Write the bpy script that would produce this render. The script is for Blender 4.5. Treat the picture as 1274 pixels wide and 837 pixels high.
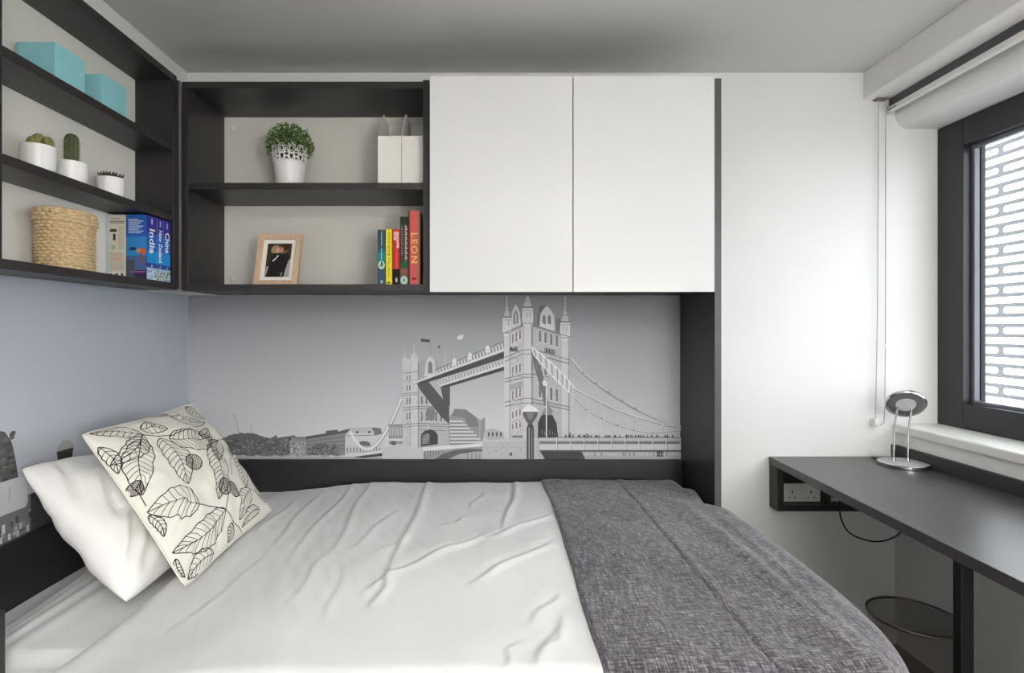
import bpy, bmesh, math, random
from mathutils import Vector, Matrix, noise

for o in list(bpy.data.objects):
    bpy.data.objects.remove(o, do_unlink=True)
SC = bpy.context.scene
COL = SC.collection
random.seed(7)
PI = math.pi

# ------------------------------------------------------------------ camera, sky, exposure
cam_d = bpy.data.cameras.new('camera')
cam = bpy.data.objects.new('camera', cam_d)
COL.objects.link(cam)
EYE = 1.22
cam.location = (0, 0, EYE)
cam.rotation_euler = (PI / 2, 0, 0)
cam_d.sensor_fit = 'HORIZONTAL'
cam_d.sensor_width = 36.0
cam_d.lens = 36.0 * 700 / 1274
cam_d.shift_x = (637 - 603) / 1274
cam_d.shift_y = -(418.5 - 407) / 1274
cam_d.clip_start = 0.02
SC.camera = cam

world = bpy.data.worlds.new('overcast_sky')
SC.world = world
world.use_nodes = True
bg = world.node_tree.nodes['Background']
bg.inputs['Color'].default_value = (0.93, 0.97, 1.0, 1)
bg.inputs['Strength'].default_value = 9.5

SC.view_settings.view_transform = 'Standard'
SC.view_settings.look = 'None'
SC.view_settings.gamma = 1.0
SC.view_settings.use_curve_mapping = False
SC.view_settings.exposure = -0.08
FILL_PANEL_W = 16.0
FILL_LANTERN_W = 40.0

# room, metres (camera stands at x = 0, y = 0)
YB = 2.181            # back wall
XL = -1.153           # left wall
XR = 1.590            # right wall, room side
YR = -1.75            # wall behind the camera
ZC = 2.206            # ceiling
WX = 1.754            # window frame, room side
WY0, WY1 = 0.45, 2.181   # window opening along the wall
WZ0, WZ1 = 0.847, 1.988  # window opening height

# a light portal over the window opening: it emits nothing, it only tells the renderer where the sky comes in
pl = bpy.data.lights.new('window_portal', 'AREA')
pl.shape = 'RECTANGLE'
pl.size = WZ1 - WZ0
pl.size_y = WY1 - WY0
pl.energy = 1.0
pl.cycles.is_portal = True
po = bpy.data.objects.new('window_portal', pl)
COL.objects.link(po)
po.location = (2.16, (WY0 + WY1) / 2, (WZ0 + WZ1) / 2)
po.rotation_euler = (0, PI / 2, 0)


# ------------------------------------------------------------------ materials
def s2l(v):
    v = v / 255.0
    return v / 12.92 if v <= 0.04045 else ((v + 0.055) / 1.055) ** 2.4


def rgb(r, g, b):
    return (s2l(r), s2l(g), s2l(b), 1.0)


MATS = {}


def mat(name, col, rough=0.6, metal=0.0, var=0.06, scale=8.0, stretch=(1, 1, 1), bump=0.0, bscale=80.0,
        spec=0.5, coat=0.0, alpha=1.0, emit=0.0, trans=0.0, detail=3.0):
    if name in MATS:
        return MATS[name]
    m = bpy.data.materials.new(name)
    m.use_nodes = True
    nt = m.node_tree
    N, L = nt.nodes, nt.links
    b = N['Principled BSDF']
    b.inputs['Roughness'].default_value = rough
    b.inputs['Metallic'].default_value = metal
    b.inputs['Specular IOR Level'].default_value = spec
    b.inputs['Coat Weight'].default_value = coat
    b.inputs['Alpha'].default_value = alpha
    b.inputs['Transmission Weight'].default_value = trans
    tc = N.new('ShaderNodeTexCoord')
    mp = N.new('ShaderNodeMapping')
    mp.inputs['Scale'].default_value = stretch
    L.new(tc.outputs['Object'], mp.inputs['Vector'])
    nz = N.new('ShaderNodeTexNoise')
    nz.inputs['Scale'].default_value = scale
    nz.inputs['Detail'].default_value = detail
    L.new(mp.outputs['Vector'], nz.inputs['Vector'])
    rp = N.new('ShaderNodeValToRGB')
    rp.color_ramp.elements[0].position = 0.3
    rp.color_ramp.elements[1].position = 0.7
    rp.color_ramp.elements[0].color = tuple(c * (1 - var) for c in col[:3]) + (1,)
    rp.color_ramp.elements[1].color = tuple(min(1, c * (1 + var)) for c in col[:3]) + (1,)
    L.new(nz.outputs['Fac'], rp.inputs['Fac'])
    L.new(rp.outputs['Color'], b.inputs['Base Color'])
    if emit > 0:
        b.inputs['Emission Color'].default_value = (1, 0.97, 0.92, 1)
        b.inputs['Emission Strength'].default_value = emit
    if bump > 0:
        n2 = N.new('ShaderNodeTexNoise')
        n2.inputs['Scale'].default_value = bscale
        n2.inputs['Detail'].default_value = 2.0
        L.new(mp.outputs['Vector'], n2.inputs['Vector'])
        bp = N.new('ShaderNodeBump')
        bp.inputs['Strength'].default_value = bump
        bp.inputs['Distance'].default_value = 0.002
        L.new(n2.outputs['Fac'], bp.inputs['Height'])
        L.new(bp.outputs['Normal'], b.inputs['Normal'])
    MATS[name] = m
    return m


def tone_mat(name, rough=0.75, k=1.0):
    """flat print: colour comes from the face colours of the drawn shapes"""
    m = bpy.data.materials.new(name)
    m.use_nodes = True
    N, L = m.node_tree.nodes, m.node_tree.links
    b = N['Principled BSDF']
    b.inputs['Roughness'].default_value = rough
    b.inputs['Specular IOR Level'].default_value = 0.2
    a = N.new('ShaderNodeAttribute')
    a.attribute_name = 'tone'
    L.new(a.outputs['Color'], b.inputs['Base Color'])
    MATS[name] = m
    return m


M_WALL = mat('white_wall_paint', rgb(228, 228, 227), 0.8, var=0.012, scale=3, bump=0.03, bscale=300)
M_CEIL = mat('ceiling_paint', rgb(212, 211, 209), 0.85, var=0.012, scale=2)
M_TRIM = mat('white_gloss_trim', rgb(232, 231, 226), 0.4, var=0.01)
M_FLOOR = mat('brown_vinyl_floor', rgb(82, 68, 58), 0.45, var=0.25, scale=6, stretch=(1, 8, 1))
M_WOOD = mat('black_brown_woodgrain', rgb(41, 37, 38), 0.42, var=0.16, scale=14, stretch=(1, 1, 9), bump=0.08, bscale=60)
M_WOODH = mat('black_brown_woodgrain_horizontal', rgb(41, 37, 38), 0.42, var=0.16, scale=14, stretch=(1, 9, 9), bump=0.08, bscale=60)
M_WOODY = mat('black_brown_woodgrain_lengthwise', rgb(41, 37, 38), 0.42, var=0.16, scale=14, stretch=(9, 1, 9), bump=0.08, bscale=60)
M_DESK = mat('dark_grey_woodgrain_desktop', rgb(72, 70, 73), 0.33, var=0.10, scale=10, stretch=(9, 1, 1), bump=0.05, bscale=50)
M_EDGE = mat('grey_brown_edging', rgb(112, 106, 106), 0.45, var=0.05)
M_BACKP = mat('off_white_back_panel', rgb(222, 220, 213), 0.75, var=0.01)
M_GLOSS = mat('white_gloss_lacquer', rgb(222, 222, 223), 0.24, var=0.004, spec=0.2)
M_BLACKM = mat('black_powder_coat', rgb(20, 19, 21), 0.5, var=0.08)
M_WFRAME = mat('anthracite_window_frame', rgb(34, 34, 40), 0.4, var=0.05)
M_WHITEP = mat('white_plastic', rgb(236, 234, 231), 0.35, var=0.01)
M_CHROME = mat('brushed_chrome', rgb(198, 198, 198), 0.22, metal=1.0, var=0.03, scale=30)
M_LINEN = mat('white_cotton', rgb(234, 234, 234), 0.9, var=0.02, scale=5, bump=0.12, bscale=500, spec=0.2)
M_SHEET = mat('white_sheet_cotton', rgb(230, 230, 230), 0.9, var=0.02, scale=5, bump=0.1, bscale=500, spec=0.2)
M_PILLOW = mat('white_pillowcase', rgb(240, 239, 237), 0.9, var=0.012, scale=5, bump=0.1, bscale=400, spec=0.2)
M_CUSH = mat('cream_canvas', rgb(232, 229, 219), 0.9, var=0.03, scale=9, bump=0.25, bscale=700, spec=0.2)
M_INK = mat('charcoal_ink', rgb(58, 52, 52), 0.9, var=0.15, scale=40, spec=0.1)
M_TEAL = mat('turquoise_card', rgb(138, 196, 202), 0.6, var=0.03, scale=20)
M_POT = mat('white_ceramic', rgb(238, 236, 235), 0.25, var=0.01)
M_SOIL = mat('dark_soil', rgb(52, 42, 34), 0.95, var=0.4, scale=120, bump=0.5, bscale=200)
M_OAK = mat('pale_oak', rgb(206, 176, 148), 0.55, var=0.12, scale=16, stretch=(8, 8, 1))
M_PAGES = mat('book_pages', rgb(224, 214, 190), 0.9, var=0.06, scale=200)
M_MATTW = mat('white_card', rgb(240, 238, 232), 0.8, var=0.01)
M_TONE = tone_mat('mural_print')
M_TONE2 = tone_mat('paper_print', 0.6)


# ------------------------------------------------------------------ mesh helpers
class MB:
    def __init__(self):
        self.v, self.f, self.c = [], [], []

    def add(self, verts, faces, tone=None):
        o = len(self.v)
        self.v += [tuple(p) for p in verts]
        self.f += [tuple(i + o for i in fc) for fc in faces]
        if tone is not None:
            self.c += [tone] * len(faces)
        return self

    def box(self, x0, x1, y0, y1, z0, z1):
        return self.add([(x0, y0, z0), (x1, y0, z0), (x1, y1, z0), (x0, y1, z0),
                         (x0, y0, z1), (x1, y0, z1), (x1, y1, z1), (x0, y1, z1)],
                        [(3, 2, 1, 0), (4, 5, 6, 7), (0, 1, 5, 4), (1, 2, 6, 5), (2, 3, 7, 6), (3, 0, 4, 7)])

    def prism(self, poly, a, b, axis='z'):
        """poly of 2d points swept from a to b along an axis"""
        n = len(poly)

        def p(q, t):
            if axis == 'z':
                return (q[0], q[1], t)
            if axis == 'y':
                return (q[0], t, q[1])
            return (t, q[0], q[1])
        vs = [p(q, a) for q in poly] + [p(q, b) for q in poly]
        fs = [tuple(range(n))[::-1], tuple(range(n, 2 * n))]
        fs += [(i, (i + 1) % n, n + (i + 1) % n, n + i) for i in range(n)]
        return self.add(vs, fs)

    def lathe(self, prof, c=(0, 0, 0), n=32, sx=1.0, sy=1.0, M=None):
        """prof: (radius, height) from the bottom up"""
        vs, fs = [], []
        for r, h in prof:
            for i in range(n):
                a = 2 * PI * i / n
                p = Vector((r * math.cos(a) * sx, r * math.sin(a) * sy, h))
                if M:
                    p = M @ p
                vs.append((p[0] + c[0], p[1] + c[1], p[2] + c[2]))
        for j in range(len(prof) - 1):
            for i in range(n):
                fs.append((j * n + i, j * n + (i + 1) % n, (j + 1) * n + (i + 1) % n, (j + 1) * n + i))
        if prof[0][0] > 1e-6:
            fs.append(tuple(range(n))[::-1])
        if prof[-1][0] > 1e-6:
            fs.append(tuple(range((len(prof) - 1) * n, len(prof) * n)))
        return self.add(vs, fs)

    def tube(self, pts, r, n=8, closed=False):
        pts = [Vector(p) for p in pts]
        k = len(pts)
        vs, fs = [], []
        ref = Vector((0.31, 0.2, 0.93)).normalized()
        for i, p in enumerate(pts):
            a = pts[(i - 1) % k] if (closed or i > 0) else p
            b = pts[(i + 1) % k] if (closed or i < k - 1) else p
            t = (b - a).normalized()
            u = t.cross(ref)
            if u.length < 1e-3:
                u = t.cross(Vector((1, 0, 0)))
            u.normalize()
            w = t.cross(u)
            for j in range(n):
                g = 2 * PI * j / n
                vs.append(p + u * (r * math.cos(g)) + w * (r * math.sin(g)))
        for i in range(k if closed else k - 1):
            for j in range(n):
                i2 = (i + 1) % k
                fs.append((i * n + j, i * n + (j + 1) % n, i2 * n + (j + 1) % n, i2 * n + j))
        if not closed:
            fs.append(tuple(range(n))[::-1])
            fs.append(tuple(range((k - 1) * n, k * n)))
        return self.add(vs, fs)

    def grid(self, fn, nu, nv):
        vs = [fn(i / nu, j / nv) for j in range(nv + 1) for i in range(nu + 1)]
        fs = [(j * (nu + 1) + i, j * (nu + 1) + i + 1, (j + 1) * (nu + 1) + i + 1, (j + 1) * (nu + 1) + i)
              for j in range(nv) for i in range(nu)]
        return self.add(vs, fs)

    def build(self, name, m, parent=None, smooth=False, bevel=0.0, seg=2, sub=0, solid=0.0, angle=40):
        me = bpy.data.meshes.new(name)
        off = Vector(parent.get('_o', (0, 0, 0))) if parent is not None else Vector((0, 0, 0))
        me.from_pydata([tuple(Vector(p) - off) for p in self.v], [], self.f)
        if self.c and len(self.c) == len(self.f):
            ca = me.color_attributes.new('tone', 'FLOAT_COLOR', 'CORNER')
            for p in me.polygons:
                c = self.c[p.index]
                for li in p.loop_indices:
                    ca.data[li].color = c
        me.update()
        me.materials.append(m)
        o = bpy.data.objects.new(name, me)
        COL.objects.link(o)
        if parent is not None:
            o.parent = parent
            o['_o'] = tuple(off)
        if not self.c:
            bm = bmesh.new()
            bm.from_mesh(me)
            bmesh.ops.recalc_face_normals(bm, faces=bm.faces)
            bm.to_mesh(me)
            bm.free()
        if smooth:
            me.polygons.foreach_set('use_smooth', [True] * len(me.polygons))
            if angle < 180:
                me.set_sharp_from_angle(angle=math.radians(angle))
        if solid:
            s = o.modifiers.new('solid', 'SOLIDIFY')
            s.thickness = solid
            s.offset = -1
        if bevel:
            b = o.modifiers.new('bevel', 'BEVEL')
            b.width = bevel
            b.segments = seg
            b.limit_method = 'ANGLE'
        if sub:
            s = o.modifiers.new('sub', 'SUBSURF')
            s.levels = sub
            s.render_levels = sub
        return o


def box(name, m, parent, x0, x1, y0, y1, z0, z1, bevel=0.0012):
    return MB().box(x0, x1, y0, y1, z0, z1).build(name, m, parent, bevel=bevel)


def tag(o, label, cat, group=None, kind=None):
    o['label'] = label
    o['category'] = cat
    if group:
        o['group'] = group
    if kind:
        o['kind'] = kind
    return o


def thing(name, label, cat, loc, group=None, kind=None):
    o = bpy.data.objects.new(name, None)
    COL.objects.link(o)
    o.location = loc
    o.empty_display_size = 0.05
    o['_o'] = tuple(loc)
    return tag(o, label, cat, group, kind)


def part(t, name):
    return next(c for c in t.children if c.name.split('.')[0] == name)


def tone(v):
    if isinstance(v, (int, float)):
        g = s2l(v)
        return (g, g * 1.0, g * 1.02, 1)
    return rgb(*v)


def text(name, s, size, m, parent, origin, xdir, ydir, align='LEFT', shear=0.0, spacing=1.0, width=None):
    cu = bpy.data.curves.new(name, 'FONT')
    cu.body = s
    cu.size = size
    cu.align_x = align
    cu.align_y = 'CENTER'
    cu.shear = shear
    cu.space_character = spacing
    cu.extrude = 0.0001
    cu.offset = size * .018
    cu.resolution_u = 3
    t = bpy.data.objects.new(name, cu)
    COL.objects.link(t)
    dg = bpy.context.evaluated_depsgraph_get()
    dg.update()
    me = bpy.data.meshes.new_from_object(t.evaluated_get(dg))
    bpy.data.objects.remove(t, do_unlink=True)
    me.name = name
    x, y = Vector(xdir).normalized(), Vector(ydir).normalized()
    z = x.cross(y)
    k = 1.0
    if width:
        xs = [v.co.x for v in me.vertices]
        k = width / max(1e-6, max(xs) - min(xs))
    R = Matrix((x, y, z)).transposed()
    off = Vector(parent.get('_o', (0, 0, 0)))
    for v in me.vertices:
        v.co = R @ Vector((v.co.x * k, v.co.y, v.co.z)) + Vector(origin) - off
    me.materials.clear()
    me.materials.append(m)
    o = bpy.data.objects.new(name, me)
    COL.objects.link(o)
    o.parent = parent
    return o


# ------------------------------------------------------------------ the room
def struct(name, mb, m, label, cat, **kw):
    return tag(mb.build(name, m, **kw), label, cat, kind='structure')


XO = 1.846  # outer face of the window wall
struct('floor', MB().box(XL - .1, XO, YR - .1, YB + .1, -.1, 0), M_FLOOR, 'brown wood-look vinyl floor', 'floor')
struct('ceiling', MB().box(XL - .1, XO, YR - .1, YB + .1, ZC, ZC + .1), M_CEIL, 'plain white painted ceiling', 'ceiling')
struct('wall_back', MB().box(XL - .1, XO, YB, YB + .12, 0, ZC), M_WALL, 'white painted wall behind the bed and desk', 'wall')
struct('wall_left', MB().box(XL - .1, XL, YR, YB, 0, ZC), M_WALL, 'white painted wall at the head of the bed', 'wall')
struct('wall_rear', MB().box(XL - .1, XO, YR - .1, YR, 0, ZC), M_WALL, 'white painted wall facing the bed', 'wall')
rw = MB()
rw.box(XR, XO, YR, YB, 0, .815)
rw.box(XR, XO, YR, WY0, .815, ZC)
lint = [(XR + .055, WZ1), (XO, WZ1), (XO, ZC), (XR, ZC)]
for i in range(7):
    a = PI + PI / 2 * i / 6
    lint.append((XR + .055 + .055 * math.cos(a), WZ1 + .055 + .055 * math.sin(a)))
rw.prism(lint[1:], WY0, YB, 'y')
rw.box(XR + .167, XO, WY0, YB, .815, WZ0)
struct('wall_right', rw, M_WALL, 'white painted window wall with a rounded lintel', 'wall')
struct('baseboard_back', MB().box(.78, XR, YB - .014, YB, 0, .072), M_TRIM, 'low white baseboard under the desk', 'baseboard', bevel=.002)
struct('trim_1', MB().box(XR - .012, WX + .004, WY0, YB - .001, .815, .848), M_TRIM, 'white window sill board above the desk', 'window sill', bevel=.006, seg=3)

# window
win = thing('window_1', 'anthracite framed window beside the desk', 'window', (WX, WY0, WZ0), kind='structure')
y0, y1 = WY0, WY1 - .001
fy = 2.063
box('frame_stile', M_WFRAME, win, WX, WX + .085, fy, y1, WZ0 + .001, WZ1 - .001, .003)
box('frame_stile', M_WFRAME, win, WX, WX + .085, y0 + .001, y0 + .118, WZ0 + .001, WZ1 - .001, .003)
box('frame_rail', M_WFRAME, win, WX, WX + .085, y0 + .118, fy, WZ0 + .001, .94, .003)
box('frame_rail', M_WFRAME, win, WX, WX + .085, y0 + .118, fy, 1.887, WZ1 - .001, .003)
M_SASH = mat('grey_window_bead', rgb(112, 114, 124), 0.35, var=0.04)
for (a, b, c, d) in ((fy - .014, fy, .94, 1.887), (y0 + .118, y0 + .132, .94, 1.887)):
    box('glazing_bead', M_SASH, win, WX + .030, WX + .05, a, b, c, d, .002)
    box('glazing_gasket', M_BLACKM, win, WX + .052, WX + .066, a - .002, b + .002, c, d, .001)
for (c, d) in ((.94, .952), (1.872, 1.887)):
    box('glazing_bead', M_SASH, win, WX + .030, WX + .05, y0 + .132, fy - .014, c, d, .002)
M_GLASS = bpy.data.materials.new('window_glass')
M_GLASS.use_nodes = True
_n, _l = M_GLASS.node_tree.nodes, M_GLASS.node_tree.links
_n.remove(_n['Principled BSDF'])
_t = _n.new('ShaderNodeBsdfTransparent')
_t.inputs['Color'].default_value = (.93, .95, .95, 1)
_g = _n.new('ShaderNodeBsdfGlossy')
_g.inputs['Roughness'].default_value = 0.02
_w = _n.new('ShaderNodeLayerWeight')
_p = _n.new('ShaderNodeMath')
_p.operation = 'POWER'
_p.inputs[1].default_value = 4.0
_l.new(_w.outputs['Facing'], _p.inputs[0])
_f = _n.new('ShaderNodeMath')
_f.operation = 'MULTIPLY_ADD'
_f.inputs[1].default_value = 0.5
_f.inputs[2].default_value = 0.03
_l.new(_p.outputs[0], _f.inputs[0])
_x = _n.new('ShaderNodeMixShader')
_l.new(_f.outputs[0], _x.inputs[0])
_l.new(_t.outputs[0], _x.inputs[1])
_l.new(_g.outputs[0], _x.inputs[2])
_l.new(_x.outputs[0], _n['Material Output'].inputs['Surface'])
MB().box(WX + .067, WX + .071, y0 + .118, fy, .94, 1.887).build('pane', M_GLASS, win)

# outside: perforated metal screen in front of the facade, and the ground far below
SX = 2.10


def screen():
    mb = MB()
    Lc, Hc, hl, hh = .30, .0408, .283, .0248
    nseg = 8
    hole = []
    for side in (1, -1):
        for i in range(nseg + 1):
            a = -PI / 2 + PI * i / nseg
            if side == -1:
                a += PI
            hole.append((side * (hl - hh) / 2 + math.cos(a) * hh / 2, math.sin(a) * hh / 2))
    n = len(hole)
    outer = []
    for (a, b) in hole:
        bb = Hc / 2 * (b / (hh / 2))
        if abs(b) >= hh / 2 - 1e-6:
            outer.append((a, bb))
        else:
            outer.append((math.copysign(Lc / 2, a), bb))
    for i in range(n):   # corner cells reach the cell corner
        if abs(abs(hole[i][1]) - hh / 2) < 1e-6:
            outer[i] = (math.copysign(Lc / 2, hole[i][0]), outer[i][1])
    zc = .35
    row = 0
    while zc < 2.6:
        yc = -.25 + (Lc / 2 if row % 2 else 0)
        while yc < 3.2:
            yy = yc + .137
            vs = [(SX, yy + a, zc + b) for a, b in hole] + [(SX, yy + a, zc + b) for a, b in outer]
            mb.add(vs, [(i, (i + 1) % n, n + (i + 1) % n, n + i) for i in range(n)])
            yc += Lc
        zc += Hc
        row += 1
    return mb


M_SCREEN = mat('grey_perforated_metal', rgb(58, 58, 62), 0.5, metal=0.0, var=0.05)
so = screen().build('perforated_screen', M_SCREEN, None, solid=.004)
tag(so, 'grey metal screen with rows of long rounded slots outside the window', 'screen')
struct('ground_outside', MB().box(2.3, 40, -30, 40, -4.2, -4.0), mat('pale_concrete', rgb(150, 148, 146), .9, var=.15, scale=.6), 'pale paved ground outside', 'ground')

# added fill light: unseen ceiling panel behind the camera, evens out the room
lamp = thing('fill_panel', 'added flat white ceiling fill panel, out of view', 'ceiling light', (.40, -.85, ZC - .03))
M_DIFF = mat('fill_panel_diffuser', rgb(250, 248, 244), 0.5, emit=0.0)
box('frame', M_WHITEP, lamp, -.22, 1.02, -1.17, -.53, ZC - .03, ZC - .001, .003)
_b = M_DIFF.node_tree.nodes['Principled BSDF']
_b.inputs['Emission Color'].default_value = (1, .97, .93, 1)
_b.inputs['Emission Strength'].default_value = FILL_PANEL_W
box('diffuser', M_DIFF, lamp, -.20, 1.00, -1.15, -.55, ZC - .034, ZC - .0302, 0)

# added frontal fill light in paper lantern form, unseen behind the camera
fx, fyy = 1.15, -1.25
fl = thing('fill_lantern', 'added fill light in the form of a white paper lantern, out of view', 'lamp', (fx, fyy, 0))
MB().lathe([(.14, 0), (.14, .012), (.13, .018), (.0, .022)], (fx, fyy, 0), 32).build('base', M_BLACKM, fl, smooth=True)
MB().tube([(fx, fyy, .02), (fx, fyy, 1.03)], .011, 10).build('pole', M_BLACKM, fl, smooth=True)
M_PAPER = mat('fill_lantern_paper', rgb(250, 248, 244), 0.8)
_b = M_PAPER.node_tree.nodes['Principled BSDF']
_b.inputs['Emission Color'].default_value = (1, .975, .945, 1)
_b.inputs['Emission Strength'].default_value = FILL_LANTERN_W
MB().lathe([(.05 if j in (0, 20) else .23 * math.sin(PI * j / 20), 1.24 - .22 * math.cos(PI * j / 20)) for j in range(21)], (fx, fyy, 0), 32).build('shade', M_PAPER, fl, smooth=True)

# ------------------------------------------------------------------ murals
K = 321.0   # drawing units to a metre on the printed panels
GX, GZ = -603.0, 407.0


def mx(u):
    return (u + GX) / K


def mz(v):
    return EYE - (v - GZ) / K


class Art:
    """flat printed shapes, each layer a hair in front of the one below"""

    def __init__(self, plane):
        self.mb = MB()
        self.plane = plane
        self.n = 0

    def up(self):
        pass

    def put(self, pts, t):
        self.n += 1
        if self.plane == 'back':
            d = YB - .0062 - 2.5e-6 * self.n
            vs = [(mx(u), d, mz(v)) for u, v in pts]
        else:
            d = XL + .0062 + 2.5e-6 * self.n
            vs = [(d, u, v) for u, v in pts]
        self.mb.add(vs, [tuple(range(len(vs)))], tone(t))

    def rect(self, u0, v0, u1, v1, t):
        self.put([(u0, v0), (u1, v0), (u1, v1), (u0, v1)], t)

    def line(self, pts, w, t):
        for (a, b), (c, d) in zip(pts, pts[1:]):
            l = math.hypot(c - a, d - b) or 1
            nx, ny = -(d - b) / l * w / 2, (c - a) / l * w / 2
            self.put([(a + nx, b + ny), (c + nx, d + ny), (c - nx, d - ny), (a - nx, b - ny)], t)

    def disc(self, u, v, ru, rv, t, n=14, a0=0, a1=2 * PI):
        self.put([(u + ru * math.cos(a0 + (a1 - a0) * i / n), v + rv * math.sin(a0 + (a1 - a0) * i / n)) for i in range(n + (a1 - a0 < 6))], t)


def lerp(a, b, t):
    return a + (b - a) * t


def facewin(A, u0, u1, vl, vr, cols, h, t, wfrac=.5, hi=None):
    """a row of windows on a receding face: vl and vr are the row heights at the two ends"""
    for i in range(cols):
        a = (i + .5 - wfrac / 2) / cols
        b = (i + .5 + wfrac / 2) / cols
        p = [(lerp(u0, u1, a), lerp(vl, vr, a)), (lerp(u0, u1, b), lerp(vl, vr, b))]
        if hi:
            A.put([(p[0][0] - .7, p[0][1] - 1), (p[1][0] + .7, p[1][1] - 1), (p[1][0] + .7, p[1][1] + h + 1), (p[0][0] - .7, p[0][1] + h + 1)], hi)
    A.up()
    for i in range(cols):
        a = (i + .5 - wfrac / 2) / cols
        b = (i + .5 + wfrac / 2) / cols
        p = [(lerp(u0, u1, a), lerp(vl, vr, a)), (lerp(u0, u1, b), lerp(vl, vr, b))]
        A.put([p[0], p[1], (p[1][0], p[1][1] + h), (p[0][0], p[0][1] + h)], t)


def draw_bridge():
    A = Art('back')
    rnd = random.Random(3)
    # far bank: trees, cranes, blocks
    A.line([(292, 514), (299, 541)], .9, 160)
    A.line([(290, 517), (296, 514)], .6, 165)
    A.line([(313, 528), (314, 545)], .8, 165)
    top = [(240, 548)]
    u = 244
    while u < 365:
        top.append((u, 546 - 7 * abs(math.sin(u * .055 + .5)) - 2 * rnd.random() + (4 if u > 345 else 0)))
        u += 2.5
    A.put(top + [(365, 570), (240, 570)], 106)
    A.up()
    for i in range(260):
        u, v = rnd.uniform(242, 362), rnd.uniform(546, 566)
        A.disc(u, v, rnd.uniform(.8, 2.6), rnd.uniform(.8, 2), rnd.choice((84, 92, 118, 128, 140)), 6)
    A.rect(361, 547, 382, 569, 160)
    A.rect(365, 543, 381, 548, 140)
    A.up()
    for i in range(60):
        A.rect(*(lambda a, b: (a, b, a + 1.4, b + 1.6))(rnd.uniform(362, 379), rnd.uniform(549, 565)), rnd.choice((110, 190, 120, 205)))
    A.put([(381, 544), (434, 535), (434, 569), (381, 569)], 140)
    A.up()
    A.put([(381, 546), (381, 542.5), (406, 538.5), (406, 535.5), (421, 534), (421, 536.5), (438, 532), (438, 536), (425, 539)], 96)
    A.put([(363, 544), (363, 541), (368, 541), (368, 543), (381, 543), (381, 545)], 120)
    for r in range(4):
        facewin(A, 382, 433, 548 + r * 4.5, 541 + r * 5.2, 16, 2.1, 108, .45)
    A.up()
    for i in range(110):
        u, v = rnd.uniform(384, 422), rnd.uniform(552, 566)
        A.disc(u, v, rnd.uniform(.8, 2.2), rnd.uniform(.8, 2), rnd.choice((92, 100, 116, 124)), 6)
    A.up()
    A.rect(250, 566.5, 480, 571, 176)
    for i in range(30):
        u = rnd.uniform(290, 470)
        A.disc(u, 566.5, rnd.uniform(1, 5), rnd.uniform(.5, 1.4), rnd.choice((205, 190, 150)), 7)
    A.up()
    # abutment tower with the hanging chain
    A.put([(430, 541), (438, 531), (462, 530.5), (467, 538), (478, 546), (478, 562), (430, 566)], 205)
    A.put([(462, 531), (474, 532), (476, 539), (467, 541)], 120)
    A.up()
    A.put([(437, 531.5), (462, 530.5), (466, 537.5), (434, 538.5)], 188)
    A.line([(431, 541.5), (470, 540.5)], .9, 130)
    A.disc(445, 537, 1.7, 1.6, 96)
    A.disc(460, 537, 1.7, 1.6, 96)
    A.disc(453.5, 553, 8, 5, 110, 14, PI, 2 * PI)
    A.rect(445.5, 553, 461.5, 555, 140)
    for i in range(11):
        A.rect(432 + i * 4, 556, 433.6 + i * 4, 562, 140)
    A.up()
    ch = [(436, 536), (442, 547), (449, 555), (456, 558.5), (464, 557), (472, 550), (480, 538), (488, 524), (500, 496)]
    A.line(ch, 3.4, 226)
    A.up()
    A.line([(a + .9, b + 1.6) for a, b in ch[4:]], .9, 120)
    A.line([(a - 2, b - 1.2) for a, b in ch[4:]], .6, 150)
    A.put([(418, 567), (479, 559), (479, 562), (440, 567.5)], 216)
    A.put([(440, 568), (479, 562.5), (479, 566), (452, 569)], 76)
    A.up()
    # small boathouse at the foot of the far tower, and its pier
    A.rect(484, 527, 501, 552, 150)
    A.rect(480, 545, 502, 548, 210)
    A.put([(476, 571), (476, 556), (500, 552), (528, 557), (528, 571)], 200)
    A.up()
    for i in range(5):
        A.rect(485 + i * 3.2, 531, 486.6 + i * 3.2, 541, 190)
    A.rect(487, 548, 493, 553, 100)
    A.disc(508, 552, 4.5, 4.5, 90, 12, PI, 2 * PI)
    A.up()
    # far tower
    A.put([(500.5, 454), (521, 448), (521, 557), (502, 553)], 190)
    A.put([(521, 452), (560, 466), (560, 553), (521, 557)], 182)
    A.up()
    A.put([(521, 453), (526, 446), (544, 449), (550, 470), (521, 472)], 166)
    A.put([(528, 468), (530.5, 448), (535.5, 442), (541, 449), (543, 468)], 206)
    A.put([(503, 460), (505, 449), (508, 445), (511, 449), (512, 460)], 200)
    for (u, b, tp, w) in ((504, 456, 431, 3.2), (515.5, 452, 424, 4.6), (554, 470, 432, 3), (565, 463, 440, 2.6)):
        A.put([(u - w, b), (u - w, b - 9), (u - .7, b - 13), (u, tp), (u + .7, b - 13), (u + w, b - 9), (u + w, b)], 198)
    A.up()
    A.rect(511, 447, 520, 556, 204)
    A.rect(501, 455, 506, 553, 196)
    A.up()
    A.line([(520.6, 450), (520.6, 556)], .8, 120)
    A.line([(511, 450), (511, 555)], .6, 160)
    A.put([(532.5, 464), (533, 452), (535.5, 448.5), (538, 452), (538.5, 464)], 130)
    for v in (462, 472, 487.5, 490, 505, 508, 526, 529):
        A.line([(501, v + 2), (521, v)], .8, 128)
    for v in (505, 508, 526, 529, 534):
        A.line([(521, v), (559, v + 1.5)], .8, 128)
    for v, h in ((466, 5), (478, 7), (493, 9), (512, 9)):
        facewin(A, 505, 512, v + 1.5, v, 2, h, 112, .45, 214)
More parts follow.
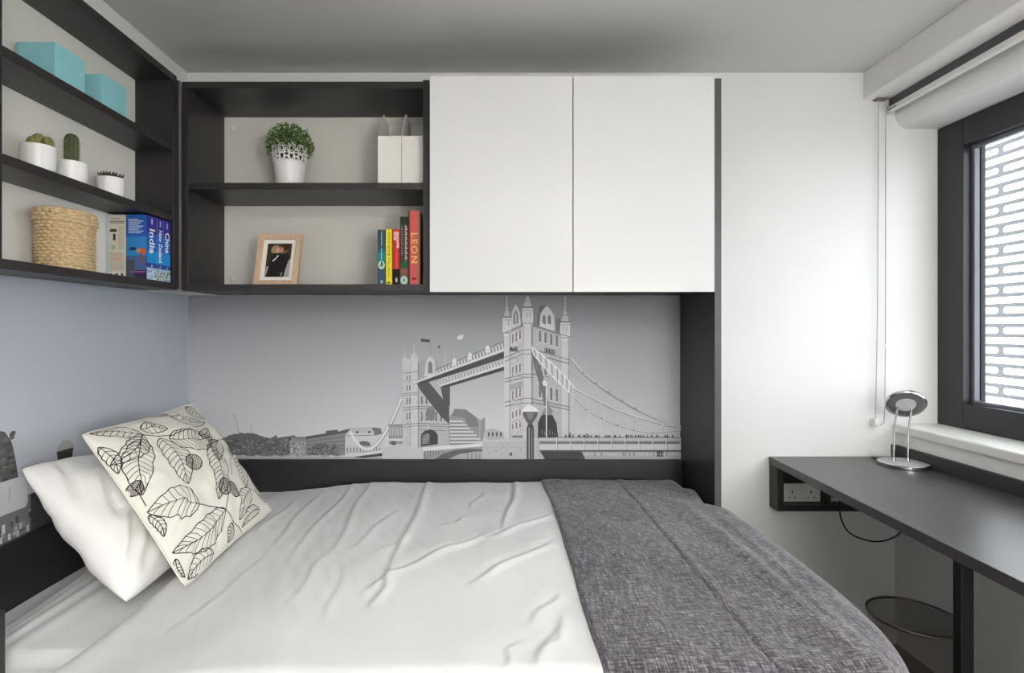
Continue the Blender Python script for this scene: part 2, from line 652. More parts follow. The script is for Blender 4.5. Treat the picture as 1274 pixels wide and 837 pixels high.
    for v, h in ((492, 10), (511, 12)):
        facewin(A, 522, 558, v, v + 1, 6, h, 120, .42, 208)
    A.disc(536, 512, 5.5, 7, 128, 12, PI, 2 * PI)
    A.rect(530.5, 512, 541.5, 522, 128)
    A.up()
    for i in range(260):
        if i % 3:
            u, v = rnd.uniform(522, 557), rnd.uniform(482, 553)
        else:
            u, v = rnd.uniform(502, 519), rnd.uniform(458, 552)
        A.rect(u, v, u + rnd.uniform(.7, 2), v + rnd.uniform(.4, .9), rnd.choice((146, 156, 164, 208, 216)))
    # cast shadow of the walkway and the archway
    A.put([(518, 476), (534, 475), (559, 506), (559, 527), (549, 518), (524, 486)], 92)
    A.put([(548, 479), (560, 479), (560, 506), (552, 500)], 92)
    A.put([(524, 555), (524, 540), (529, 535), (536, 533.5), (542, 536), (545, 541), (545, 552)], 76)
    A.up()
    A.put([(526, 553), (526, 544), (531, 538), (535, 540), (533, 549), (528, 551)], 128)
    for i in range(5):
        A.line([(525, 541 + i * 2.6), (535, 540 + i * 2.6)], .5, 170)
    A.up()
    # two high walkways
    A.put([(541, 460), (628, 424), (628, 434), (541, 466)], 178)
    A.put([(546, 474), (628, 445), (628, 453), (546, 480)], 186)
    A.up()
    n = 44
    for i in range(n):
        t0 = i / n
        a = lerp(543, 628, t0)
        A.line([(a, lerp(461, 425.5, t0)), (a + 1.4, lerp(464.5, 432.5, t0))], .8, 110 if i % 2 else 226)
        A.line([(a + 2, lerp(475, 446.5, t0)), (a + 3.2, lerp(477.5, 451.5, t0))], .8, 120 if i % 2 else 226)
    A.line([(541, 460), (628, 424)], 1.0, 120)
    for u, v in ((582, 443), (604, 434), (563, 450)):
        A.put([(u, v + 5), (u, v - 2), (u + 2.5, v - 5), (u + 5, v - 3), (u + 5, v + 4)], 222)
    A.put([(517, 474), (628, 433), (628, 436.5), (519, 477.5)], 214)
    A.put([(547, 478.5), (628, 452), (628, 455.5), (548, 481)], 214)
    A.up()
    A.put([(517, 476.5), (628, 436.5), (628, 445), (600, 454), (527, 477)], 84)
    A.put([(548, 480.5), (628, 455.5), (628, 460), (558, 481)], 80)
    A.up()
    # flags
    A.put([(524, 421), (535, 422.5), (535, 426), (524, 424.5)], 80)
    A.line([(535, 420), (536, 444)], .6, 150)
    A.put([(568, 420), (571, 417), (577, 416), (576, 421), (571, 423)], 214)
    A.put([(544, 431), (548, 429), (547, 434)], 100)
    # building seen under the walkways
    A.put([(559, 553), (559, 519), (566, 508), (580, 509), (592, 518), (598, 522), (603.5, 518), (603.5, 532), (600, 553)], 150)
    A.put([(603, 546), (603, 534), (612, 532), (626, 537), (628, 546)], 180)
    A.up()
    A.put([(566, 508), (580, 509), (592, 518), (596, 530), (583, 530), (578, 519), (562, 517)], 128)
    for r in range(7):
        A.put([(560, 522.5 + r * 4.3), (576 + r * 4.2, 522.5 + r * 4.3), (577 + r * 4.2, 524.7 + r * 4.3), (560, 524.7 + r * 4.3)], 208)
        facewin(A, 560, 574 + r * 4, 525.2 + r * 4.3, 525.2 + r * 4.3, 7 + r, 1.5, 120, .5)
    for i in range(4):
        A.rect(607 + i * 5, 537, 609 + i * 5, 542, 84)
    A.line([(597, 520), (597, 550)], .7, 190)
    A.up()
    # deck of the opening span and the arch under it
    A.put([(527, 558), (600, 554), (601, 571), (527, 571)], 160)
    A.up()
    A.put([(540, 571), (551, 563.5), (566, 559), (584, 557.5), (600, 558), (600, 571)], 104)
    A.put([(556, 571), (572, 564), (592, 561), (600, 561), (600, 571)], 176)
    A.up()
    A.put([(526, 556), (600, 550.5), (600, 554.5), (526, 560.5)], 220)
    for i in range(8):
        A.line([(529 + i * 3.4, 560.5), (529 + i * 3.4, 570 - i * 1.1)], .9, 96)
    for i in range(4):
        A.line([(582 + i * 5, 563), (582 + i * 5, 571)], 1.0, 120)
    A.up()
    # near tower: shaft faces
    A.put([(627.5, 414), (651, 404), (651, 547), (629, 546)], 196)
    A.put([(663, 403), (708.5, 419), (708, 546), (663, 546)], 184)
    A.put([(640, 406), (648, 382), (673, 378), (697, 404), (697, 416), (663, 406)], 140)
    A.up()
    A.put([(636, 410), (636.5, 389), (641.5, 378.5), (646.5, 388), (648, 405)], 208)
    A.put([(671, 407), (672, 389), (676, 384), (680.5, 380.5), (684.5, 385), (689, 392), (690, 413)], 210)
    A.put([(668, 404), (670, 383), (674, 379), (678, 381), (672, 391), (671, 405)], 116)
    A.rect(692, 396, 697, 412, 122)
    A.up()
    A.put([(638.6, 403), (638.6, 391), (641.5, 384.5), (644.5, 391), (644.5, 402)], 128)
    A.up()
    A.put([(640.6, 402), (640.6, 392), (641.5, 387), (642.6, 392), (642.6, 401)], 200)
    for u in (674.6, 681.2):
        A.put([(u, 402), (u, 394), (u + 2, 391), (u + 4, 394.5), (u + 4, 404)], 128)
    A.up()
    # turrets and spires
    for (a, b, tp, bt, sp) in ((625, 636, 394, 547, 364), (649.5, 663, 382, 547, 362), (696.5, 708.8, 400, 546, 366)):
        A.rect(a + 2, tp + 20, b - 1, bt, 206)
        A.put([(a, tp), (b, tp), (b, tp + 18), (b - 1, tp + 24), (a + 2, tp + 24), (a, tp + 18)], 212)
        c = (a + b) / 2
        A.put([(a + 1.6, tp), (a + 3.4, tp - 8), (c - .8, tp - 14), (c - .4, sp), (c + .4, sp), (c + .8, tp - 14), (b - 3.4, tp - 8), (b - 1.6, tp)], 190)
    A.up()
    for (a, b, tp) in ((625, 636, 394), (649.5, 663, 382), (696.5, 708.8, 400)):
        A.line([(a, tp + .4), (b, tp + .4)], 1.3, 100)
        A.line([(a, tp + 4), (b, tp + 4)], .7, 150)
        A.line([(a, tp + 20), (b, tp + 20)], .9, 130)
        A.line([(a + 3, tp - 8), (b - 3, tp - 8)], .8, 130)
        A.put([(b - 2.5, tp + 21), (b - 1, tp + 21), (b - 1, 545), (b - 2.2, 545)], 160)
    # string courses
    for l, c in ((414, 404), (444.5, 435), (449.5, 440), (471, 465.5), (475, 469.5), (500, 495.5), (505, 501)):
        A.line([(628, l), (650, c)], 1.0, 112)
    for c, r in ((404, 419), (434.5, 447.5), (440, 452.5), (465, 474), (496, 506), (500, 509.5)):
        A.line([(663, c), (708.6, r)], 1.0, 112)
    for c in (435, 440, 465, 469, 495, 501):
        A.line([(650, c), (663, c)], .9, 124)
    A.up()
    # windows of the near tower
    for vl, vc, h in ((416.5, 409, 12), (457, 450.5, 11), (486, 480, 12), (512, 507, 9), (527, 523, 8)):
        facewin(A, 635.5, 649, vl, vc, 3, h, 128, .46, 222)
    for vc, vr, h in ((410, 418, 14), (452, 459, 12), (477, 484, 16)):
        facewin(A, 668, 696, vc, vr, 4, h, 126, .48, 218)
    A.rect(634, 431.5, 644, 437, 96)
    A.put([(677, 432.5), (690, 435), (690, 441), (677, 438.5)], 96)
    for i in range(4):
        A.line([(678 + i * 3.3, 433), (678 + i * 3.3, 440)], .8, 170)
    A.up()
    # stone courses and weathering
    for i in range(420):
        if i % 2:
            a = rnd.random()
            u, v = lerp(636, 649, a), rnd.uniform(416 - 8 * a, 542)
        else:
            a = rnd.random()
            u, v = lerp(664, 695, a), rnd.uniform(408 + 12 * a, 541)
        w = rnd.uniform(.8, 2.4)
        A.rect(u, v, u + w, v + rnd.uniform(.4, .9), rnd.choice((150, 158, 164, 206, 212, 172)))
    for i in range(90):
        u, v = rnd.choice((630, 652, 655, 698, 701)) + rnd.uniform(0, 5), rnd.uniform(420, 541)
        A.rect(u, v, u + rnd.uniform(.6, 1.6), v + .6, rnd.choice((176, 184, 222)))
    for i in range(26):
        A.rect(664 + i * 1.35, 405.5 + i * .44, 664.7 + i * 1.35, 408 + i * .44, 148)
        A.rect(636 + i * .5, 411 - i * .22, 636.3 + i * .5, 413.4 - i * .22, 148)
    for u, v in ((632, 398), (640, 397), (655, 388), (659, 388), (700, 406), (704, 406)):
        A.rect(u, v, u + 1, v + 7, 160)
    # shaded panels, cast shadow, archway
    A.put([(635, 478), (650, 473), (650, 481), (635, 485)], 168)
    A.put([(661, 437), (665, 438), (674, 461), (679, 484), (682, 503), (677, 504), (672, 481), (665, 458)], 118)
    A.put([(669, 545), (669, 525), (673, 516), (680, 511), (687, 516), (692, 526), (694, 544)], 74)
    A.put([(671, 519), (677, 508), (682, 503), (688, 512), (684, 516), (676, 515)], 140)
    A.up()
    for i in range(6):
        A.line([(674 + i * 3.2, 540), (674 + i * 3.2, 534 + (i % 3) * 2)], .7, 150)
    A.line([(679.5, 474), (679.5, 544)], 1.5, 222)
    A.disc(677, 476, 2.5, 4, 226, 8)
    A.up()
    # suspension chain on the near side, a lattice of two chords
    up_ = [(661, 431), (675, 442), (690, 455), (702, 467), (714, 482)]
    lo_ = [(663, 440), (676, 455), (690, 471), (702, 482), (712, 491)]
    A.put(up_ + lo_[::-1], 200)
    A.up()
    A.line(up_, 1.7, 230)
    A.line(lo_, 1.7, 230)
    for i in range(16):
        t0 = i / 16
        j = min(3, int(t0 * 4))
        k = t0 * 4 - j
        p = (lerp(up_[j][0], up_[j + 1][0], k), lerp(up_[j][1], up_[j + 1][1], k))
        q = (lerp(lo_[j][0], lo_[j + 1][0], k), lerp(lo_[j][1], lo_[j + 1][1], k))
        A.line([p, q], .8, 120 if i % 2 else 232)
    A.up()
    far = [(708, 443), (725, 463), (741, 476), (757, 487), (773, 497), (790, 507), (808, 516), (826, 524), (846, 530)]
    A.line(far, 1.6, 204)
    A.line([(a + .6, b + 2.4) for a, b in far], .6, 150)
    upn = [(712, 482), (729, 490), (747, 500), (766, 509), (793, 518.5), (825, 527.5), (846, 531)]
    lon = [(710, 489), (729, 509), (748, 519.5), (768, 528), (788, 534), (811, 537.5), (846, 534)]
    A.line(upn, 1.5, 212)
    A.line(lon, 1.4, 210)
    A.up()
    A.line([(a, b + 1.2) for a, b in upn], .6, 118)
    A.line([(a, b + 1.1) for a, b in lon], .6, 150)
    for i in range(len(upn) - 1):
        A.line([upn[i], lon[i]], .8, 214)
        A.line([lon[i], upn[i + 1]], .7, 205)
        A.rect(far[i][0] - 1.5, far[i][1] - 1, far[i][0] + 1.5, far[i][1] + 1.5, 165)
        A.rect(lon[i][0] - 1, lon[i][1] - 1, lon[i][0] + 1, lon[i][1] + 1, 170)
    for i in range(7):
        A.line([(713 + i * 19, 490 + i * 6.5), (713 + i * 19, 545)], .7, 214)
    A.line([(711, 488), (711, 545)], 1.2, 218)
    A.up()
    # pier of the near tower
    A.put([(600, 571), (600, 547), (612, 545.5), (664, 544), (673, 546), (677, 571)], 188)
    A.up()
    for i in range(12):
        u, v = rnd.uniform(602, 650), rnd.uniform(550, 566)
        A.rect(u, v, u + 1.5, v + 1.4, rnd.choice((130, 160, 210)))
    A.line([(600, 548), (672, 545.5)], .8, 214)
    A.line([(600, 556), (655, 555)], .6, 170)
    A.rect(634, 562, 637, 566, 96)
    A.rect(637, 541, 650, 543.5, 120)
    A.up()
    # approach deck on the right
    A.rect(670, 543.5, 847, 571, 178)
    A.up()
    A.rect(671, 543.5, 847, 548, 200)
    A.rect(671, 548, 847, 551.5, 122)
    A.rect(671, 551.5, 847, 559, 206)
    A.rect(671, 559, 847, 561, 96)
    A.put([(672, 561), (723, 561), (728, 571), (678, 571)], 78)
    A.rect(816, 561, 824, 567, 66)
    A.up()
    A.line([(671, 543.5), (847, 543.5)], .9, 120)
    A.line([(671, 550), (847, 550)], .6, 150)
    for i in range(10):
        A.line([(692 + i * 17, 543), (692 + i * 17, 559)], .9, 220)
        A.line([(693.2 + i * 17, 543), (693.2 + i * 17, 559)], .5, 120)
    for i in range(52):
        u = rnd.uniform(700, 845)
        A.rect(u, 541.2 - rnd.random() * 1.3, u + 1.2, 543.6, rnd.choice((70, 90, 110)))
    for i in range(44):
        A.rect(728 + i * 2.7, 562, 729.2 + i * 2.7, 566, rnd.choice((140, 200, 210)))
    A.line([(729.5, 538), (729.5, 544)], 1.2, 70)
    A.line([(708.5, 537), (708.5, 544)], 1.2, 70)
    A.up()
    # street lamp in front of the pier
    A.put([(655, 571), (655, 532), (657, 526), (662, 526), (664, 532), (664, 571)], 84)
    A.up()
    A.rect(657.4, 531, 658.6, 571, 178)
    A.rect(661, 533, 661.8, 571, 150)
    A.put([(650, 511), (669, 511), (668, 517), (664.5, 522.5), (661.5, 527), (657, 527), (654, 522.5), (651, 517)], 98)
    A.up()
    A.put([(655, 513), (664, 513), (662, 521), (657, 521)], 128)
    A.put([(648.6, 511.6), (652, 507), (656, 504.4), (659.5, 503.6), (663, 504.4), (667, 507), (670.4, 511.6)], 236)
    return A.mb


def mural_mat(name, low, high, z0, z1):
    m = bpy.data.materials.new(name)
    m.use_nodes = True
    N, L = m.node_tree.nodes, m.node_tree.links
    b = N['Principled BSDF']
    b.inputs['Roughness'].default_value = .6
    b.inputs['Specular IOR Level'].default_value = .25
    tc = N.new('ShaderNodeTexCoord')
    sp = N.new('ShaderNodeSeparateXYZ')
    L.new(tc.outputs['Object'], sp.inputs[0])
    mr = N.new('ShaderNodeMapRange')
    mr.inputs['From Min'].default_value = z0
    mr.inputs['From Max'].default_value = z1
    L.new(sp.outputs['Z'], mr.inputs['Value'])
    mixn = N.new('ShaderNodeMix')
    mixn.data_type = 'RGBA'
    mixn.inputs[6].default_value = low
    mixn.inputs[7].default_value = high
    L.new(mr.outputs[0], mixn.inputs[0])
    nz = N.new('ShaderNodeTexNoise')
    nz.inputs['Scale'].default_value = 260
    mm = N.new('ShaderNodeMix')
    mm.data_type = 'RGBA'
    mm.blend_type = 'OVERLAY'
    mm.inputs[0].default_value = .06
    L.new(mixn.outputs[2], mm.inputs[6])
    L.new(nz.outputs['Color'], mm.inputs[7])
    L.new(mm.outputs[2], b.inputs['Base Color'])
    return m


mur = thing('wall_mural', 'grey photo mural of a towered bridge over a river', 'mural', (-.2, YB - .003, .712))
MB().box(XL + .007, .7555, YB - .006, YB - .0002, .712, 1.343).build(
    'printed_panel', mural_mat('mural_sky_print_shaded', rgb(216, 218, 223), rgb(130, 132, 138), 0, .632), mur)  # printed sky gradient, its top darkened further for shade under the cabinets
draw_bridge().build('printed_bridge', M_TONE, part(mur, 'printed_panel'))


def draw_left():
    A = Art('left')
    A.put([(1.0, .845), (1.0, .99), (1.30, .985), (1.345, .97), (1.365, .94), (1.375, .9), (1.385, .845)], 92)
    A.up()
    rnd = random.Random(5)
    for i in range(90):
        a, b = rnd.uniform(1.2, 1.37), rnd.uniform(.85, .965)
        A.disc(a, b, .009, .006, rnd.choice((74, 84, 104, 118)), 6)
    A.put([(1.0, .70), (1.0, .80), (1.47, .80), (1.60, .765), (2.17, .74), (2.17, .70)], 120)
    A.up()
    for i in range(240):
        a, b = rnd.uniform(1.2, 2.1), rnd.uniform(.705, .75)
        A.put([(a, b), (a + .008, b), (a + .008, b + .016), (a, b + .016)], rnd.choice((80, 96, 140, 190, 210)))
    A.put([(1.0, .772), (1.0, .855), (1.38, .852), (1.405, .845), (1.412, .785), (1.405, .772)], 206)
    A.put([(1.42, .70), (1.42, .80), (1.47, .80), (1.5, .70)], 66)
    A.up()
    A.line([(1.355, .80), (1.358, .835)], .003, 170)
    # lamp
    A.put([(1.505, .70), (1.505, .83), (1.515, .85), (1.55, .85), (1.56, .83), (1.56, .70)], 70)
    A.up()
    A.put([(1.507, .886), (1.568, .886), (1.563, .86), (1.55, .842), (1.52, .842), (1.511, .86)], 58)
    A.put([(1.504, .886), (1.512, .902), (1.53, .912), (1.548, .911), (1.564, .901), (1.571, .886)], 168)
    return A.mb


mul = thing('wall_mural', 'blue-grey sky photo mural with a lamp top behind the pillows', 'mural', (XL + .003, 1.6, .706))
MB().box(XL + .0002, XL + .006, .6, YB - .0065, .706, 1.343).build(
    'printed_panel', mural_mat('mural_sky_print_blue_shaded', rgb(196, 201, 211), rgb(160, 166, 177), 0, .637), mul)  # sky print gradient; upper tone partly holds shade from the shelf unit above
draw_left().build('printed_shapes', M_TONE, part(mul, 'printed_panel'))

# ------------------------------------------------------------------ shelving and cabinets
T = .0225
ZU0, ZU1 = 1.344, 2.054
YF = 1.910           # front of the open unit
OX0, OX1 = -1.029, -.187
ou = thing('shelf_unit', 'black-brown open shelf unit with two shelves beside the white cabinet', 'shelf', ((OX0 + OX1) / 2, 2.04, ZU0))
box('side_panel', M_WOOD, ou, OX0, OX0 + T, YF, YB - .004, ZU0, ZU1)
box('side_panel', M_WOOD, ou, OX1 - T, OX1, YF - .004, YB - .004, ZU0, ZU1 + .004)
box('top_panel', M_WOODH, ou, OX0 + T, OX1 - T, YF, YB - .004, ZU1 - T, ZU1)
box('shelf', M_WOODH, ou, OX0 + T, OX1 - T, YF + .002, YB - .004, 1.711 - T, 1.711)
box('bottom_panel', M_WOODH, ou, OX0 + T, OX1 - T, YF, YB - .004, ZU0, 1.366)
box('back_panel', M_BACKP, ou, OX0 + T, OX1 - T, YB - .004, YB - .0005, ZU0, ZU1, 0)
for z in (1.989, 1.405):
    MB().lathe([(.0001, .007), (.007, .006), (.0095, .003), (.0095, 0)], n=16,
               M=Matrix.Rotation(PI / 2, 3, 'X'), c=(-.974, YB - .004, z)).build('bracket_cap', M_WHITEP, ou, smooth=True)

# left wall unit
LXF = -1.024
lu = thing('shelf_unit', 'black-brown shallow shelf unit above the pillows with three shelves', 'shelf', (-1.09, 1.5, ZU0))
LY0, LY1 = .62, 1.850
LB = XL + .003
box('back_panel', M_BACKP, lu, XL + .0005, LB, LY0, LY1 + T, ZU0, ZU1, 0)
box('end_panel', M_WOOD, lu, LB, LXF, LY1, LY1 + T, ZU0, ZU1)
box('divider', M_WOOD, lu, LB, LXF, 1.172, 1.1945, ZU0, ZU1)
box('end_panel', M_WOOD, lu, LB, LXF, LY0, LY0 + T, ZU0, ZU1)
for a, b in ((1.1945, LY1), (LY0 + T, 1.172)):
    box('top_panel', M_WOODY, lu, LB, LXF, a, b, ZU1 - T, ZU1)
    box('shelf', M_WOODY, lu, LB, LXF - .001, a, b, 1.820 - T, 1.820)
    box('shelf', M_WOODY, lu, LB, LXF - .001, a, b, 1.590 - T, 1.590)
    box('bottom_panel', M_WOODY, lu, LB, LXF, a, b, ZU0, 1.366)
box('corner_filler', M_WOOD, lu, LXF - .022, LXF - .008, LY1 + T, YF - .002, ZU0 + .004, ZU1 - .004)
box('corner_edging', M_EDGE, lu, LXF - .006, LXF - .002, YF - .017, YF - .006, ZU0 + .004, ZU1 - .004, 0)

# cabinet with two white doors
CX0, CX1 = -.184, .7555
cu_ = thing('wall_cabinet', 'wall cabinet with two handleless glossy white doors', 'cabinet', ((CX0 + CX1) / 2, 2.02, ZU0))
cy0 = 1.866
box('side_panel', M_WOOD, cu_, CX0, CX0 + .018, cy0, YB - .001, ZU0, 2.035)
box('side_panel', M_WOOD, cu_, CX1 - .018, CX1, cy0, YB - .001, ZU0, 2.035)
box('top_panel', M_WOODH, cu_, CX0 + .018, CX1 - .018, cy0, YB - .001, 2.017, 2.035)
box('bottom_panel', M_WOODH, cu_, CX0 + .018, CX1 - .018, cy0, YB - .001, ZU0, ZU0 + .018)
box('door', M_GLOSS, cu_, -.1800, .2885, 1.846, 1.865, 1.336, 2.045, .0012)
box('door', M_GLOSS, cu_, .2913, .7545, 1.846, 1.865, 1.336, 2.045, .0012)

sp_ = thing('tall_side_panel', 'tall narrow black-brown panel between the bed recess and white wall', 'panel', (.767, 2.01, 0))
box('board', M_WOOD, sp_, .757, .7775, 1.852, YB - .001, 0, 2.038, .001)
box('edge_band', mat('dark_edge_band', rgb(78, 74, 76), .4, var=.1, scale=20), sp_, .7565, .778, 1.8495, 1.852, 0, 2.038, 0)

# ------------------------------------------------------------------ bed
bed = thing('bed', 'built-in black-brown bed with a white sheeted mattress', 'bed', (-.19, 1.55, 0))
box('back_board', M_WOODH, bed, XL + .02, .756, YB - .03, YB - .001, .30, .7115, .002)
box('head_board', M_WOODY, bed, XL + .001, XL + .02, 1.04, YB - .001, .30, .7055, .002)
box('side_panel', M_WOOD, bed, XL + .001, -.882, 1.016, 1.036, 0, .70, .002)
box('base', M_WOODH, bed, XL + .02, .73, 1.04, YB - .031, .0, .30, .004)


def sstep(a, b, x):
    t = max(0, min(1, (x - a) / (b - a)))
    return t * t * (3 - 2 * t)


def sheet_fn(u, v):
    x = lerp(XL + .024, .745, u ** 1.25)
    yb, yf = YB - .034, 1.062
    t = v
    y = lerp(yb, yf, min(1, t / .9))
    z = .545 + .045 * sstep(-1.12, -.90, x)
    fold = 0
    for (c, a, w, ph) in ((-1.095, .010, .016, 1), (-1.055, .013, .018, 2.2), (-1.005, .012, .017, 3), (-.955, .010, .02, 4.1), (-.905, .005, .02, 5)):
        c2 = c + .035 * (y - 1.4) + .012 * math.sin(5 * y + ph)
        fold += 1.5 * a * math.exp(-((x - c2) / w) ** 2) * (.55 + .45 * math.sin(3.1 * y + ph)) * sstep(2.0, 1.6, y)
    z += fold + .004 * noise.noise(Vector((x * 6, y * 4, .3)))
    if t > .9:
        k = (t - .9) / .1
        z -= .28 * k
        y -= .02 * math.sin(min(1, k * 3) * PI / 2)
    else:
        z -= .02 * sstep(1.10, 1.062, y)
    return (x, y, z)


mb = MB()
mb.grid(sheet_fn, 190, 150)
mt = mb.build('mattress_sheet', M_SHEET, bed, smooth=True, angle=180)
box('mattress', M_SHEET, bed, XL + .022, .74, 1.065, YB - .034, .301, .53, .02)

FOLDS = [((-0.488, 2.102), (-0.486, 1.421)), ((-0.427, 2.085), (-0.388, 1.47)), ((-0.206, 2.13), (-0.216, 1.32)),
         ((-0.216, 1.32), (-0.228, 1.165)), ((0.0, 1.959), (-0.048, 1.771)), ((0.122, 2.12), (0.058, 1.596)),
         ((-0.207, 1.513), (-0.265, 1.421)), ((-0.144, 1.376), (-0.263, 1.226)), ((-0.007, 1.521), (-0.144, 1.376)),
         ((0.185, 1.69), (0.017, 1.521)), ((0.167, 1.47), (-0.023, 1.268)), ((-0.589, 2.02), (-0.569, 1.504)),
         ((-0.397, 1.406), (-0.407, 1.176)), ((0.16, 1.209), (0.091, 1.106)), ((0.155, 1.115), (0.088, 0.966)),
         ((0.057, 1.035), (0.035, 0.96)), ((-0.275, 1.724), (-0.338, 1.453)), ((-0.651, 1.959), (-0.655, 1.616)),
         ((0.148, 1.069), (0.104, 0.988)), ((-0.053, 1.679), (-0.116, 1.596)), ((-.55, 1.45), (-.62, 1.12)), ((-.33, 1.33), (-.31, 1.1))]
FAMP = [.0075, .0065, .0085, .0075, .005, .0075, .005, .007, .008, .007, .008, .0055, .004, .0045, .005, .004, .004, .0045, .004, .004, .003, .003]


def wrinkle(x, y):
    z = 0
    for (a, b), am in zip(FOLDS, FAMP):
        dx, dy = b[0] - a[0], b[1] - a[1]
        l2 = dx * dx + dy * dy
        t = ((x - a[0]) * dx + (y - a[1]) * dy) / l2
        if t < -.25 or t > 1.25:
            continue
        l = math.sqrt(l2)
        d = ((x - a[0]) * dy - (y - a[1]) * dx) / l
        d += .006 * math.sin(t * 7 + a[0] * 40)
        if abs(d) > .06:
            continue
        e = sstep(-.2, .25, t) * sstep(1.2, .7, t)
        z += .62 * am * e * (math.exp(-(d / (.0065 if d > 0 else .016)) ** 2) - .35 * math.exp(-((d - .015) / .010) ** 2))
    return z


BX0, BX1, BY0, BY1 = -.772, .806, .905, YB - .036


def cloth_pos(a, b, r=.075, rb=.05, rf=.07):
    """a, b are lengths measured along the cloth; beyond the edges it turns down"""
    dropy = 0
    y = b
    if b > BY1 - rb:
        g = (b - (BY1 - rb)) / rb
        if g < PI / 2:
            y = BY1 - rb + rb * math.sin(g)
            dropy = rb * (1 - math.cos(g))
        else:
            y = BY1
            dropy = rb + (g - PI / 2) * rb
    elif b < BY0 + rf:
        g = (BY0 + rf - b) / rf
        if g < PI / 2:
            y = BY0 + rf - rf * math.sin(g)
            dropy = rf * (1 - math.cos(g))
        else:
            y = BY0
            dropy = rf + (g - PI / 2) * rf
    lim = lerp(BX1, .748, sstep(1.76, 1.835, y))
    q = max(0, min(1, (1.185 - y) / .27))
    lim -= .15 * (1 - math.sqrt(max(0, 1 - q * q)))
    dropx = 0
    x = a
    aa = a - (BX1 - lim) * sstep(.40, .75, a)
    x = aa
    if aa > lim - r:
        g = (aa - (lim - r)) / r
        if g < PI / 2:
            x = lim - r + r * math.sin(g)
            dropx = r * (1 - math.cos(g))
        else:
            x = lim
            dropx = r + (g - PI / 2) * r
    # plump top
    z = .606 + .036 * sstep(-.80, -.35, x) - .004 * sstep(.2, .8, x)
    z += .012 * sstep(1.0, 1.5, y) * sstep(2.2, 1.7, y)
    z += .007 * noise.noise(Vector((x * 3.1, y * 2.7, 1.7))) + .0025 * noise.noise(Vector((x * 11, y * 9, 4.2))) + .0011 * noise.noise(Vector((x * 34 + y * 12, y * 13, 2.2)))
    return x, y, z - math.hypot(dropx, dropy)


def duvet_fn(u, v):
    a = lerp(BX0 - .03, .30, u)
    b = lerp(BY1 + .09, BY0 - .30, v)
    x, y, z = cloth_pos(max(a, BX0), b)
    w = wrinkle(x, y)
    x += .014 * math.sin(y * 6.0) * sstep(-.60, -.77, x)
    if a < BX0 + .03:    # rolled head edge
        k = (BX0 + .03 - a) / .06
        z -= .03 * k * k
    if v > .83:
        y += .012 * math.sin(x * 23 + 1.1) * sstep(.83, .95, v) + .008 * math.sin(x * 51) * sstep(.83, .95, v)
    return (x, y, z + w)


MB().grid(duvet_fn, 300, 380).build('duvet', M_LINEN, None, smooth=True, angle=180)
dv = bpy.data.objects['duvet']
tag(dv, 'rumpled white duvet spread over the bed', 'duvet')


def throw_fn(u, v):
    a = lerp(.203, BX1 + .30, u)
    b = lerp(BY1 + .06, BY0 - .26, v)
    x, y, z = cloth_pos(a, b)
    e = sstep(.203, .215, a)
    z += -.003 + .012 * e
    # woven-in centre crease, ripples running with the length
    cx = .49 + .010 * math.sin(3 * y)
    z += -.003 * math.exp(-((x - cx) / .004) ** 2) + .0025 * math.exp(-((x - cx - .014) / .012) ** 2)
    for c, am, w in ((.655, .008, .02), (.705, .006, .014), (.60, .003, .02), (.34, .003, .03), (.42, .002, .02)):
        z += am * math.exp(-((x - c - .02 * math.sin(2.3 * y + c * 30)) / w) ** 2) * (.5 + .5 * math.sin(2.1 * y + c * 17)) * sstep(1.9, 1.6, y)
    z += .02 * math.exp(-(((x - .72) / .03) ** 2 + ((y - 1.93) / .05) ** 2))
    z += .003 * noise.noise(Vector((x * 14, y * 5, 8)))
    if u < .03:
        x += 0
    x += .006 * math.sin(4.1 * y + .4) * (1 - sstep(.21, .5, x))
    if a > BX1 + .02:
        k = sstep(BX1 + .02, BX1 + .12, a)
        x += .010 * k * math.sin(y * 21) + .006 * k * math.sin(y * 47 + 1)
    return (x, y, z)


